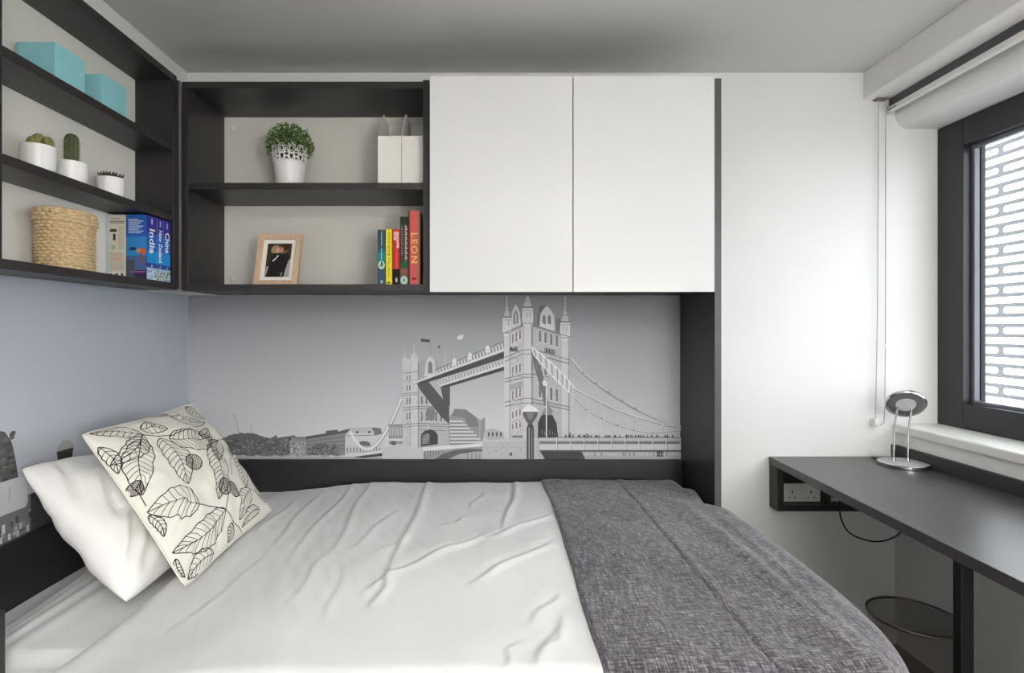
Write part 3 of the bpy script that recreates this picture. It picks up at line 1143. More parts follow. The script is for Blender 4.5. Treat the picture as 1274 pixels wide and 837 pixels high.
def throw_mat():
    m = bpy.data.materials.new('heather_grey_weave')
    m.use_nodes = True
    N, L = m.node_tree.nodes, m.node_tree.links
    b = N['Principled BSDF']
    b.inputs['Roughness'].default_value = .95
    b.inputs['Specular IOR Level'].default_value = .15
    b.inputs['Sheen Weight'].default_value = .25
    tc = N.new('ShaderNodeTexCoord')

    def nz(sc, st, det):
        mp = N.new('ShaderNodeMapping')
        mp.inputs['Scale'].default_value = st
        L.new(tc.outputs['Object'], mp.inputs['Vector'])
        n = N.new('ShaderNodeTexNoise')
        n.inputs['Scale'].default_value = sc
        n.inputs['Detail'].default_value = det
        n.inputs['Roughness'].default_value = .65
        L.new(mp.outputs['Vector'], n.inputs['Vector'])
        return n
    n1 = nz(1, (330, 38, 60), 3)
    n2 = nz(1, (45, 300, 300), 3)
    n3 = nz(7, (1, 1, 1), 3)
    ad = N.new('ShaderNodeMath')
    ad.operation = 'ADD'
    L.new(n1.outputs['Fac'], ad.inputs[0])
    L.new(n2.outputs['Fac'], ad.inputs[1])
    a2 = N.new('ShaderNodeMath')
    a2.operation = 'MULTIPLY_ADD'
    a2.inputs[1].default_value = .5
    L.new(ad.outputs[0], a2.inputs[0])
    a3 = N.new('ShaderNodeMath')
    a3.operation = 'MULTIPLY'
    a3.inputs[1].default_value = .12
    L.new(n3.outputs['Fac'], a3.inputs[0])
    L.new(a3.outputs[0], a2.inputs[2])
    rp = N.new('ShaderNodeValToRGB')
    e = rp.color_ramp.elements
    e[0].position, e[0].color = .43, rgb(42, 39, 44)
    e[1].position, e[1].color = .70, rgb(152, 147, 155)
    k = e.new(.56)
    k.color = rgb(87, 83, 90)
    L.new(a2.outputs[0], rp.inputs['Fac'])
    L.new(rp.outputs['Color'], b.inputs['Base Color'])
    bp = N.new('ShaderNodeBump')
    bp.inputs['Strength'].default_value = .5
    bp.inputs['Distance'].default_value = .002
    L.new(ad.outputs[0], bp.inputs['Height'])
    L.new(bp.outputs['Normal'], b.inputs['Normal'])
    return m


th = MB().grid(throw_fn, 200, 300).build('throw_blanket', throw_mat(), None, smooth=True, angle=180, solid=.006)
tag(th, 'heather grey woven throw laid across the foot of the bed', 'blanket')


# pillows
def pillow_surface(c00, c10, c11, c01, T0, pinch=.05, seed=0, amp=.006, pw=2.6, front=.62, q=.55, rc=0.0, creases=()):
    c00, c10, c11, c01 = map(Vector, (c00, c10, c11, c01))
    n = ((c10 - c00) + (c11 - c01)).cross((c01 - c00) + (c11 - c10)).normalized()
    cen = (c00 + c10 + c11 + c01) / 4

    def base(u, v):
        uu, vv = 2 * u - 1, 2 * v - 1
        u2 = .5 + .5 * uu * (1 - pinch * (1 - vv * vv))
        v2 = .5 + .5 * vv * (1 - pinch * (1 - uu * uu))
        k = 1 - rc * (uu * uu * vv * vv) ** 3
        u2, v2 = .5 + (u2 - .5) * k, .5 + (v2 - .5) * k
        return (c00 * (1 - u2) + c10 * u2) * (1 - v2) + (c01 * (1 - u2) + c11 * u2) * v2

    def thick(u, v):
        a = max(0, 1 - abs(2 * u - 1) ** pw)
        b = max(0, 1 - abs(2 * v - 1) ** pw)
        return T0 * (a * b) ** q

    def F(u, v, side=1):
        p = base(u, v)
        t = thick(u, v)
        w = amp * noise.noise(Vector((u * 4.2 + seed, v * 4.2, seed * 1.3 + side))) + amp * .5 * noise.noise(Vector((u * 11, v * 9 + seed, side * 2.0)))
        e = min(1, t / T0 * 2.2)
        for (a0, b0, a1, b1, am, wd) in creases:
            dx, dy = a1 - a0, b1 - b0
            l = math.hypot(dx, dy)
            tt = ((u - a0) * dx + (v - b0) * dy) / (l * l)
            d = ((u - a0) * dy - (v - b0) * dx) / l
            if -.2 < tt < 1.2:
                g = max(0, 1 - abs(2 * tt - 1) ** 3 * .6) if 0 <= tt <= 1 else max(0, .4 - abs(tt - .5) * .3)
                w += am * g * (math.exp(-(d / wd) ** 2) - .6 * math.exp(-((d - 1.6 * wd) / wd) ** 2))
        return p + n * ((front if side > 0 else -(1 - front)) * t + w * e)
    return F, n


def pillow_mesh(F, N=56):
    mb = MB()
    mb.grid(lambda u, v: F(u, v, 1), N, N)
    mb.grid(lambda u, v: F(u, v, -1), N, N)
    return mb


def weld(o, d=.0004):
    bm = bmesh.new()
    bm.from_mesh(o.data)
    bmesh.ops.remove_doubles(bm, verts=bm.verts, dist=d)
    bmesh.ops.recalc_face_normals(bm, faces=bm.faces)
    bm.to_mesh(o.data)
    bm.free()
    o.data.polygons.foreach_set('use_smooth', [True] * len(o.data.polygons))


F1, n1 = pillow_surface((-.768, 1.200, .622), (-.775, 1.86, .635), (-1.085, 1.93, .80), (-1.098, 1.315, .895), .17, pinch=.035, seed=2, amp=.016, front=.5, rc=.04, pw=2.4,
                        creases=((.03, .04, .22, .30, .012, .03), (.02, .12, .16, .42, .010, .025), (.06, .02, .36, .16, .010, .03), (.02, .60, .10, .95, .008, .02), (.10, .35, .14, .70, .007, .02)))
pw = pillow_mesh(F1).build('pillow', M_PILLOW, None, smooth=True, angle=180)
weld(pw)
tag(pw, 'plain white bed pillow leaning on the dark headboard', 'pillow')

F2, n2 = pillow_surface((-.672, 1.262, .632), (-.676, 1.80, .632), (-.968, 1.862, .972), (-.955, 1.325, .970), .125, pinch=.05, seed=5, amp=.011, pw=2.0, front=.55, q=.66, rc=.03,
                        creases=((.02, .28, .20, .40, .008, .025), (.02, .62, .16, .60, .007, .02), (.25, .02, .30, .20, .007, .025), (.62, .02, .58, .22, .007, .025),
                                 (.70, .98, .66, .82, .007, .025), (.35, .98, .38, .84, .006, .025), (.98, .45, .82, .48, .007, .025), (.02, .06, .14, .16, .009, .02)))
cs = thing('cushion', 'cream square cushion printed with black outlined leaves', 'cushion', (-.672, 1.53, .632))
cb = pillow_mesh(F2, 64).build('cover', M_CUSH, cs, smooth=True, angle=180)
weld(cb)
# piped seam round the edge
seam = []
for k in range(4):
    for i in range(24):
        t = i / 24
        seam.append([(t, 0), (1, t), (1 - t, 1), (0, 1 - t)][k])
MB().tube([F2(u, v, 1) for u, v in seam], .0022, 6, closed=True).build('seam', M_CUSH, part(cs, 'cover'), smooth=True)

ink = MB()


def ribbon(uvs, w=.0021):
    pts = []
    for u, v in uvs:
        if not (0.004 < u < .996 and 0.004 < v < .996):
            pts.append(None)
            continue
        p = F2(u, v, 1)
        nn = (F2(min(1, u + .01), v, 1) - F2(max(0, u - .01), v, 1)).cross(F2(u, min(1, v + .01), 1) - F2(u, max(0, v - .01), 1)).normalized()
        pts.append((p + nn * .0011, nn))
    for a, b in zip(pts, pts[1:]):
        if a is None or b is None:
            continue
        d = b[0] - a[0]
        if d.length < 1e-6:
            continue
        s = d.cross(a[1]).normalized() * (w / 2)
        ink.add([a[0] - s, b[0] - s, b[0] + s, a[0] + s], [(0, 1, 2, 3)])


LEAVES = [((0.275, 0.863), (0.037, 0.985), 0.055), ((0.275, 0.863), (0.012, 0.762), 0.060), ((0.245, 0.838), (0.04, 0.531), 0.075),
          ((0.338, 0.794), (0.256, 0.444), 0.085), ((0.394, 0.769), (0.75, 0.662), 0.095), ((0.3, 0.906), (0.438, 0.838), 0.055),
          ((0.588, 0.931), (0.869, 0.8), 0.060), ((0.613, 0.613), (0.394, 0.263), 0.078), ((0.244, 0.306), (0.02, 0.438), 0.090),
          ((0.425, 0.188), (0.019, 0.185), 0.078), ((0.25, 0.03), (0.031, 0.02), 0.048), ((0.9, 0.531), (0.744, 0.237), 0.080),
          ((0.794, 0.206), (0.537, 0.081), 0.058), ((0.894, 0.25), (0.975, 0.075), 0.062), ((0.787, 0.619), (0.562, 0.475), 0.062),
          ((0.02, 0.885), (0.015, 0.70), 0.030), ((0.825, 0.062), (0.562, 0.035), 0.036), ((0.463, 0.094), (0.40, 0.02), 0.036),
          ((0.887, 0.985), (0.919, 0.825), 0.070), ((0.018, 0.42), (0.02, 0.28), 0.020), ((0.02, 0.15), (0.02, 0.04), 0.018), ((0.965, 0.80), (0.94, 0.62), 0.045),
          ((0.62, 0.70), (0.80, 0.74), 0.035), ((0.50, 0.985), (0.62, 0.96), 0.03)]
for k, (b, t, w) in enumerate(LEAVES):
    bx, by, tx, ty = b[0], b[1], t[0], t[1]
    dx, dy = tx - bx, ty - by
    l = math.hypot(dx, dy)
    nx, ny = -dy / l, dx / l
    bend = .10 * l * (1 if k % 2 else -1)

    def mid(s):
        o = bend * math.sin(PI * s)
        return (bx + dx * s + nx * o, by + dy * s + ny * o)

    def edge(s, sg):
        h = w * (math.sin(PI * s ** .8) ** .8) * (1 + .06 * math.sin(s * 30 + k))
        m = mid(s)
        return (m[0] + nx * h * sg, m[1] + ny * h * sg)
    S = [i / 22 for i in range(23)]
    ribbon([mid(s) for s in S], .0020)
    for sg in (1, -1):
        ribbon([edge(s, sg) for s in S], .0023)
        nv = max(5, int(l / .036))
        for i in range(nv):
            s0 = .06 + .82 * i / nv
            s1 = min(.97, s0 + .14)
            q, e = mid(s0), edge(s1, sg)
            ribbon([(lerp(q[0], e[0], g / 5), lerp(q[1], e[1], g / 5) + .006 * math.sin(PI * g / 5)) for g in range(6)], .0015)
for c, r in (((0.4, 0.55), 0.056), ((0.481, 0.306), 0.050), ((0.569, 0.263), 0.055), ((0.035, 0.581), 0.036)):
    ribbon([(c[0] + r * math.cos(a * PI / 10), c[1] + r * math.sin(a * PI / 10)) for a in range(21)], .0024)
    for i in range(-4, 5):
        o = r * i / 4.6
        h = math.sqrt(max(0, r * r - o * o))
        ribbon([(c[0] + o * .7 + (h * .7) * g, c[1] + o * .7 - (h * .7) * g) for g in (-1, -.5, 0, .5, 1)], .0012)
        ribbon([(c[0] + o * .7 + (h * .7) * g, c[1] - o * .7 + (h * .7) * g) for g in (-1, -.5, 0, .5, 1)], .0012)
for ln in ([(0.275, 0.863), (0.338, 0.812), (0.425, 0.787)], [(0.244, 0.306), (0.325, 0.256), (0.425, 0.188), (0.463, 0.106), (0.569, 0.006)],
           [(0.406, 0.781), (0.588, 0.781), (0.65, 0.637), (0.925, 0.606)], [(0.9, 0.575), (0.725, 0.45), (0.631, 0.35)],
           [(0.035, 0.581), (0.030, 0.47)], [(0.613, 0.613), (0.787, 0.619)], [(0.425, 0.188), (0.475, 0.25), (0.481, 0.294)],
           [(0.806, 0.263), (0.819, 0.206), (0.994, 0.1)]):
    pts = []
    for (a, b), (c, d) in zip(ln, ln[1:]):
        pts += [(lerp(a, c, g / 8), lerp(b, d, g / 8)) for g in range(9)]
    ribbon(pts, .0024)
ink.build('leaf_print', M_INK, part(cs, 'cover'))

# ------------------------------------------------------------------ desk
desk = thing('desk', 'dark wood-grain desk fixed under the window with one black leg', 'desk', (1.33, 1.4, 0))
DY0 = -.40
xf0 = 1.101 - .045 / 1.06 * (YB - DY0)
MB().prism([(xf0, DY0), (1.574, DY0), (1.574, YB - .001), (1.101, YB - .001)], .692, .720).build('desktop', M_DESK, desk, bevel=.0015)
box('upstand', M_WOODY, desk, 1.5745, XR - .0005, DY0, YB - .001, .692, .768, .001)
MB().box(1.091, 1.121, 1.288, 1.312, 0, .692).build('leg', M_BLACKM, desk, bevel=.002)
MB().box(1.083, 1.129, 1.280, 1.320, .686, .692).build('leg_plate', M_BLACKM, desk, bevel=.001)
hs = thing('cable_tray', 'black open socket tray under the desk against the white wall', 'tray', (1.34, 2.15, .526))
box('side_panel', M_WOOD, hs, 1.103, 1.128, 2.121, YB - .0005, .526, .6915)
box('bottom_panel', M_WOODH, hs, 1.128, 1.572, 2.121, YB - .0005, .526, .548)
box('back_panel', M_BLACKM, hs, 1.128, 1.572, YB - .008, YB - .0005, .548, .6915, 0)
box('divider', M_WOOD, hs, 1.294, 1.310, 2.128, YB - .008, .548, .6915)


def socket(x, label):
    s = thing('wall_socket', label, 'socket', (x + .073, YB - .012, .549))
    yb = YB - .0085
    box('plate', M_WHITEP, s, x, x + .146, yb - .008, yb, .549, .635 - .016, .003)
    M_HOLE = mat('socket_hole', rgb(30, 26, 26), .8)
    for cx in (x + .037, x + .109):
        for (ox, oz, w, h) in ((0, .038, .0022, .0055), (-.011, .016, .0034, .002), (.011, .016, .0034, .002)):
            MB().box(cx + ox - w, cx + ox + w, yb - .0084, yb - .0078, .549 + oz - h, .549 + oz + h).build('pin_hole', M_HOLE, part(s, 'plate'))
    for cx in (x + .066, x + .080):
        box('switch', M_WHITEP, part(s, 'plate'), cx - .005, cx + .005, yb - .0115, yb - .0078, .549 + .048, .549 + .064, .001)
    return s


socket(1.1465, 'white double wall socket beside the desk tray end panel')
socket(1.3115, 'white double wall socket behind the tray divider')
gr = MB().box(1.482, 1.55, 2.115, 2.16, .7202, .7245).build('cable_grommet', M_BLACKM, None, bevel=.0015)
tag(gr, 'small black cable outlet set in the desk behind the lamp', 'cable outlet')

# desk cable loop
cp = [(1.30, 2.06, .66), (1.300, 2.06, .56), (1.305, 2.06, .52), (1.325, 2.05, .475), (1.37, 2.04, .452), (1.42, 2.03, .447), (1.462, 2.02, .463), (1.485, 2.01, .49), (1.482, 2.01, .53), (1.465, 2.0, .58), (1.46, 2.0, .689)]


def smooth_path(p, n=6):
    out = []
    P = [Vector(q) for q in p]
    for i in range(len(P) - 1):
        a, b, c, d = P[max(0, i - 1)], P[i], P[i + 1], P[min(len(P) - 1, i + 2)]
        for j in range(n):
            t = j / n
            out.append(.5 * ((2 * b) + (c - a) * t + (2 * a - 5 * b + 4 * c - d) * t * t + (3 * b - a - 3 * c + d) * t ** 3))
    out.append(P[-1])
    return out


cab = MB().tube(smooth_path(cp), .0028, 8).build('lamp_cable', M_BLACKM, None, smooth=True)
tag(cab, 'thin black cable hanging in a loop under the desk', 'cable')

# desk lamp
lx, ly, lz = 1.515, 2.035, .7205
dl = thing('desk_lamp', 'small chrome desk lamp with a tilted round head on twin stems', 'lamp', (lx, ly, lz))
MB().lathe([(.074, 0), (.0795, .002), (.080, .011), (.0785, .0125), (.076, .013), (.0, .0165)], (lx, ly, lz), 48).build('base', M_CHROME, dl, smooth=True)
MB().lathe([(.0755, .0131), (.06, .0142), (.0, .0172)], (lx, ly, lz), 48).build('base_cap', mat('silver_plastic', rgb(186, 186, 184), .45, var=.03), part(dl, 'base'), smooth=True)
hd = Vector((lx + .010, ly + .004, lz + .222))
for sx in (-.026, .026):
    pts = smooth_path([(lx + sx - .004, ly + .008, lz + .012), (lx + sx - .001, ly + .010, lz + .07), (lx + sx + .002, ly + .012, lz + .13),
                       (lx + sx + .007, ly + .008, lz + .19), (lx + sx + .009, ly + .004, lz + .212)], 5)
    MB().tube(pts, .0034, 10).build('stem', M_CHROME, dl, smooth=True)
    MB().lathe([(.0065, 0), (.006, .006), (.004, .012)], (lx + sx - .004, ly + .008, lz + .0135), 14).build('stem_collar', M_CHROME, dl, smooth=True)
Rt = Matrix.Rotation(math.radians(-26), 3, 'Z') @ Matrix.Rotation(math.radians(-52), 3, 'X')
MB().lathe([(.0, -.004), (.052, -.004), (.060, -.006), (.0635, -.001), (.0625, .006), (.05, .012), (.0, .016)], hd, 48, M=Rt).build('lamp_head', M_CHROME, dl, smooth=True)
MB().lathe([(.0, -.0062), (.030, -.0058), (.031, -.0038)], hd, 32, M=Rt).build('diffuser', mat('frosted_lens', rgb(200, 200, 200), .5, var=.12, scale=150, bump=.4, bscale=300), part(dl, 'lamp_head'), smooth=True)
MB().lathe([(.053, -.0046), (.0315, -.0046), (.0315, -.0036)], hd, 40, M=Rt).build('reflector_ring', mat('grey_plastic', rgb(140, 140, 142), .5), part(dl, 'lamp_head'), smooth=True)
bt = hd + Rt @ Vector((0, .045, .012))
MB().lathe([(.008, 0), (.008, .006), (.006, .008)], bt, 14, M=Rt).build('switch', mat('dark_plastic', rgb(60, 60, 62), .4), part(dl, 'lamp_head'), smooth=True)

# waste bin
bx, by = 1.243, 1.63
bn = thing('waste_bin', 'grey see-through mesh waste bin with metal rim behind the desk leg', 'bin', (bx, by, 0))
m = mat('fine_wire_mesh', rgb(120, 114, 108), .4, metal=.6, var=.1, alpha=.42)
MB().lathe([(.0, .004), (.098, .004), (.088, .002), (.089, .01), (.112, .378)][2:], (bx, by, 0), 64).build('body', m, bn, smooth=True)
bn.children[0].data.polygons[0].use_smooth = True
MB().lathe([(.0, .003), (.088, .003), (.088, .012), (.0, .012)], (bx, by, 0), 48).build('base', M_BLACKM, bn, smooth=True)
MB().tube([(bx + .1135 * math.cos(2 * PI * i / 64), by + .1135 * math.sin(2 * PI * i / 64), .383) for i in range(64)], .0042, 10, closed=True).build('rim', mat('steel_wire', rgb(120, 112, 106), .3, metal=1.0), bn, smooth=True)

# ------------------------------------------------------------------ roller blind
bl = thing('roller_blind', 'grey roller blind rolled up in a white headbox above the window', 'blind', (1.53, YB, 2.1))
ang = math.radians(2.0)


def rotb(mb):
    c, s = math.cos(-ang), math.sin(-ang)
    out = []
    for x, y, z in mb.v:
        dx, dy = x - 1.467, y - YB
        out.append((1.467 + dx * c - dy * s * -1 * 0 - dy * 0 + dy * math.tan(ang), y, z))
    mb.v = out
    return mb


Y0B = .35
rotb(MB().prism([(1.467, ZC - .0005), (1.467, 2.103), (1.470, 2.0995), (1.562, 2.0995), (1.562, ZC - .0005)], Y0B, YB - .001, 'y')).build('headbox', M_WHITEP, bl, bevel=.002)
rotb(MB().box(1.5635, 1.566, Y0B, YB - .006, 2.06, 2.125)).build('fabric', mat('charcoal_blind_fabric', rgb(92, 89, 95), .9, var=.06, scale=60), bl)
rotb(MB().prism([(1.556, 2.050), (1.556, 2.066), (1.560, 2.070), (1.569, 2.070), (1.573, 2.066), (1.573, 2.050), (1.569, 2.046), (1.560, 2.046)], Y0B, YB - .010, 'y')).build('bottom_rail', M_WHITEP, bl, bevel=.0008)
rotb(MB().box(1.5545, 1.5555, YB - .06, YB - .012, 2.055, 2.059)).build('rail_slot', M_SASH, part(bl, 'bottom_rail'))
rotb(MB().box(1.555, 1.574, YB - .0098, YB - .007, 2.045, 2.071)).build('rail_end_cap', mat('green_grey_plastic', rgb(150, 172, 165), .4), part(bl, 'bottom_rail'))
for pts in ([(1.512, YB - .02, 2.10), (1.511, YB - .02, 1.8), (1.509, YB - .02, 1.3), (1.503, YB - .018, .90), (1.502, YB - .018, .857)],
            [(1.540, YB - .02, 2.10), (1.540, YB - .02, 1.4), (1.538, YB - .02, 1.0), (1.536, YB - .018, .87), (1.530, YB - .018, .849), (1.512, YB - .018, .845), (1.502, YB - .018, .857)]):
    MB().tube(smooth_path(pts, 8), .0019, 6).build('cord', mat('pale_grey_cord', rgb(176, 172, 168), .5), bl, smooth=True)
MB().lathe([(.0025, -.006), (.004, -.003), (.004, .003), (.0025, .006)], (1.538, YB - .02, 1.148), 10).build('cord_joiner', M_WHITEP, bl, smooth=True)
box('cord_anchor', M_WHITEP, bl, 1.492, 1.512, YB - .028, YB - .0005, .840, .868, .003)
MB().lathe([(.012, 0), (.012, .009), (.009, .012), (.0, .012)], (1.502, YB - .018, .856), 18, M=Matrix.Rotation(PI / 2, 3, 'X')).build('cord_pulley', M_WHITEP, bl, smooth=True)
box('cord_bracket', M_EDGE, bl, 1.503, 1.549, YB - .03, YB - .0005, 2.094, 2.0995, .001)

# ------------------------------------------------------------------ things on the wall shelf above the pillows
for i, (ya, yb_, lab) in enumerate(((1.364, 1.470, 'turquoise card gift box farther from the shelf corner'),
                                   (1.537, 1.640, 'turquoise card gift box nearer to the shelf corner'))):
    t = thing('gift_box', lab, 'box', (-1.09, (ya + yb_) / 2, 1.8205), 'turquoise boxes on the top shelf')
    box('body', M_TEAL, t, -1.137, -1.043, ya + .002, yb_ - .002, 1.8205, 1.888, .001)
    box('lid', M_TEAL, t, -1.1376, -1.0424, ya + .0014, yb_ - .0014, 1.880, 1.913, .0012)


def pot(name, label, x, y, z, r, h):
    t = thing(name, label, 'cactus', (x, y, z), 'potted cacti on the middle shelf')
    MB().lathe([(r * .62, 0), (r * .84, .004), (r * .95, .018), (r, h * .6), (r, h - .001), (r * .97, h), (r * .92, h - .001), (r * .90, h - .010), (0, h - .011)], (x, y, z), 36).build('pot', M_POT, t, smooth=True)
    MB().lathe([(r * .895, h - .0105), (r * .6, h - .007), (0, h - .006)], (x, y, z), 24).build('soil', M_SOIL, part(t, 'pot'), smooth=True)
    return t


M_CG = mat('olive_green_cactus', rgb(118, 116, 66), .7, var=.3, scale=60, bump=.5, bscale=300)
M_CR = mat('rusty_cactus_tip', rgb(140, 92, 66), .8, var=.25, scale=60)
M_CD = mat('dark_green_cactus', rgb(66, 76, 46), .7, var=.3, scale=40, bump=.4, bscale=250)
M_SPN = mat('straw_cactus_spines', rgb(176, 160, 118), .8, var=.2)
M_CK = mat('dark_grey_green_cactus', rgb(64, 62, 50), .75, var=.3, scale=80, bump=.4, bscale=300)
px, pz = -1.088, 1.5905
t = pot('potted_cactus', 'clustered yellow-green cactus in a round white pot', px, 1.372, pz, .036, .070)
rnd = random.Random(11)
for i in range(9):
    a, d = rnd.uniform(0, 2 * PI), rnd.uniform(0, .019)
    if i == 0:
        d = 0
    r = rnd.uniform(.0105, .0145)
    cx, cy = px + d * math.cos(a), 1.372 + d * math.sin(a)
    hz = pz + .063
    mb = MB()
    prof = []
    n = 20
    hh = .027 + (.012 if i == 0 else rnd.uniform(0, .008))
    vs, fs = [], []
    for j in range(9):
        ph = j / 8 * PI
        for k in range(n):
            g = 2 * PI * k / n
            rr = r * math.sin(ph) * (1 + .12 * math.cos(g * 5))
            vs.append((cx + rr * math.cos(g), cy + rr * math.sin(g), hz + hh * .5 - hh * .5 * math.cos(ph)))
    for j in range(8):
        for k in range(n):
            fs.append((j * n + k, j * n + (k + 1) % n, (j + 1) * n + (k + 1) % n, (j + 1) * n + k))
    mb.add(vs, fs)
    mb.build('cactus_head', M_CR if i % 4 == 3 else M_CG, t, smooth=True)

t = pot('potted_cactus', 'tall ribbed column cactus in a round white pot', px, 1.482, pz, .036, .062)
n, rows, H = 48, 22, .088
vs, fs = [], []
for j in range(rows + 1):
    s = j / rows
    R0 = .0148 * min(1, math.sqrt(max(0, 1 - max(0, (s - .78) / .22) ** 2))) * (.86 + .14 * min(1, s * 3))
    for k in range(n):
        g = 2 * PI * k / n
        rr = R0 * (1 + .13 * math.cos(g * 12))
        vs.append((px + rr * math.cos(g), 1.482 + rr * math.sin(g), pz + .052 + H * s))
for j in range(rows):
    for k in range(n):
        fs.append((j * n + k, j * n + (k + 1) % n, (j + 1) * n + (k + 1) % n, (j + 1) * n + k))
MB().add(vs, fs).build('cactus_column', M_CD, t, smooth=True, angle=180)
mb = MB()
for k in range(12):
    g = 2 * PI * k / 12
    for j in range(13):
        s = .04 + j / 13 * .76
        c = Vector((px + .0170 * math.cos(g), 1.482 + .0170 * math.sin(g), pz + .052 + H * s))
        for q in range(4):
            d = Vector((math.cos(g + rnd.uniform(-.9, .9)), math.sin(g + rnd.uniform(-.9, .9)), rnd.uniform(-.6, .6))) * .005
            w = Vector((0, 0, .0004))
            mb.add([c - w, c + w, c + d], [(0, 1, 2)])
mb.build('spines', M_SPN, part(t, 'cactus_column'))['kind'] = 'stuff'

t = pot('potted_cactus', 'low dark spiky rosette in a round white pot', px, 1.637, pz, .036, .062)
mb = MB()
for i in range(46):
    g = i * 2.399
    d = .030 * math.sqrt(i / 46)
    c = Vector((px + d * math.cos(g), 1.637 + d * math.sin(g), pz + .056))
    tip = c + Vector((math.cos(g) * .007, math.sin(g) * .007, .026 - .2 * d))
    s = Vector((-math.sin(g), math.cos(g), 0)) * .0042
    up = Vector((0, 0, .006))
    mb.add([c - s, c + s, c + s * .7 + up * 2, c - s * .7 + up * 2, tip], [(0, 1, 4), (2, 3, 4), (1, 2, 4), (3, 0, 4)])
mb.build('rosette', M_CK, t)

# basket
bk = thing('basket', 'round lidded woven straw basket', 'basket', (-1.088, 1.462, 1.3665))
M_STRAW = mat('woven_seagrass', rgb(192, 168, 130), .85, var=.30, scale=110, stretch=(1, 1, 2.0), bump=.4, bscale=500, detail=4)


def weave(z0, z1, r0, r1, rows, cols, amp, top=False):
    vs, fs = [], []
    nt, nz = cols * 4, rows * 5
    for j in range(nz + 1):
        s = j / nz
        row = int(min(rows - 1, s * rows))
        ph = s * rows - row
        rb = lerp(r0, r1, s) + .003 * math.sin(PI * s)
        for k in range(nt):
            g = 2 * PI * k / nt
            wv = math.cos(g * cols / 2 + PI * row)
            wob = noise.noise(Vector((g * 7, row * 3.1, 2)))
            rr = rb + amp * (math.sin(PI * ph) * (1 + .75 * wv) + .5 * wob - .6)
            vs.append((-1.088 + .058 * rr * math.cos(g), 1.462 + .0835 * rr * math.sin(g), lerp(z0, z1, s) + .0008 * wob))
    for j in range(nz):
        for k in range(nt):
            fs.append((j * nt + k, j * nt + (k + 1) % nt, (j + 1) * nt + (k + 1) % nt, (j + 1) * nt + k))
    fs.append(tuple(range(nt))[::-1])
    fs.append(tuple(range(nz * nt, (nz + 1) * nt)))
    return MB().add(vs, fs)


weave(1.3665, 1.492, .915, .94, 15, 44, .052).build('body', M_STRAW, bk, smooth=True, angle=60)
weave(1.484, 1.514, 1.01, 1.0, 3, 44, .05).build('lid', M_STRAW, bk, smooth=True, angle=60)
MB().lathe([(1.0, 0), (.985, .005), (.90, .008), (.6, .009), (.0, .010)], (-1.088, 1.462, 1.512), 48, sx=.058, sy=.0835).build('lid_top', M_STRAW, part(bk, 'lid'), smooth=True)


# ------------------------------------------------------------------ books
class Prt:
    """flat print on a rectangle: origin corner, two edge directions, normal; local coordinates 0..1"""

    def __init__(self, o, ex, ey, n):
        self.o, self.ex, self.ey, self.n = Vector(o), Vector(ex), Vector(ey), Vector(n)
        self.mb = MB()
        self.k = 1

    def poly(self, pts, c):
        self.k += 1
        self.mb.add([self.o + self.ex * a + self.ey * b + self.n * (.0003 + 4e-6 * self.k) for a, b in pts], [tuple(range(len(pts)))], tone(c))

    def rect(self, a0, b0, a1, b1, c):
        self.poly([(a0, b0), (a1, b0), (a1, b1), (a0, b1)], c)

    def disc(self, a, b, ra, rb, c, n=12):
        self.poly([(a + ra * math.cos(2 * PI * i / n), b + rb * math.sin(2 * PI * i / n)) for i in range(n)], c)

    def up(self):
        pass

    def build(self, name, parent):
        return self.mb.build(name, M_TONE2, parent)


def book(name, label, x0, x1, yy0, yy1, z0, z1, spine, cover, group):
    """spine: 'y' spine towards -y, 'x' spine towards +x"""
    t = thing(name, label, 'book', ((x0 + x1) / 2, (yy0 + yy1) / 2, z0), group)
    c = .0016
    mb = MB()
    if spine == 'y':
        mb.box(x0, x0 + c, yy0, yy1, z0, z1).box(x1 - c, x1, yy0, yy1, z0, z1)
        mb.prism([(x0, yy0), (x0 + c, yy0 - c * .8), ((x0 + x1) / 2, yy0 - c * 1.2), (x1 - c, yy0 - c * .8), (x1, yy0), (x1, yy0 + c), (x0, yy0 + c)], z0, z1)
        pg = MB().box(x0 + c, x1 - c, yy0 + c, yy1 - .003, z0 + .002, z1 - .003)
    else:
        mb.box(x0, x1, yy0, yy0 + c, z0, z1).box(x0, x1, yy1 - c, yy1, z0, z1)
        mb.box(x1 - c, x1, yy0, yy1, z0, z1)
        pg = MB().box(x0 + .003, x1 - c, yy0 + c, yy1 - c, z0 + .002, z1 - .002)
    mb.build('cover', cover, t)
    pg.build('pages', M_PAGES, t)
    return t


G1 = 'upright books at the end of the lower shelf'
zb = 1.3665
specs = [('slim dark blue paperback with a teal band, end of the book row', -.372, -.3445, 1.955, 2.075, .1925, rgb(38, 66, 84)),
         ('yellow paperback beside a red and black one', -.3435, -.3215, 1.953, 2.075, .1935, rgb(232, 216, 24)),
         ('red paperback with a black foot on its spine', -.3205, -.2950, 1.955, 2.075, .1935, rgb(188, 22, 26)),
         ('dark green hardback with pale spine lettering', -.2930, -.2650, 1.950, 2.095, .2365, rgb(52, 50, 42)),
         ('tall coral red hardback with yellow spine title', -.2630, -.2230, 1.945, 2.12, .2570, rgb(206, 82, 82))]
bks = []
for i, (lab, a, b, c, d, h, colr) in enumerate(specs):
    bks.append(book('book', lab, a, b, c, d, zb, zb + h, 'y', mat('book_cover_%d' % i, colr, .5, var=.06, scale=40), G1))


def spine_y(i):
    _, a, b, c, d, h, _c = specs[i]
    return Prt((a, c - .0022, zb), (b - a, 0, 0), (0, 0, h), (0, -1, 0))


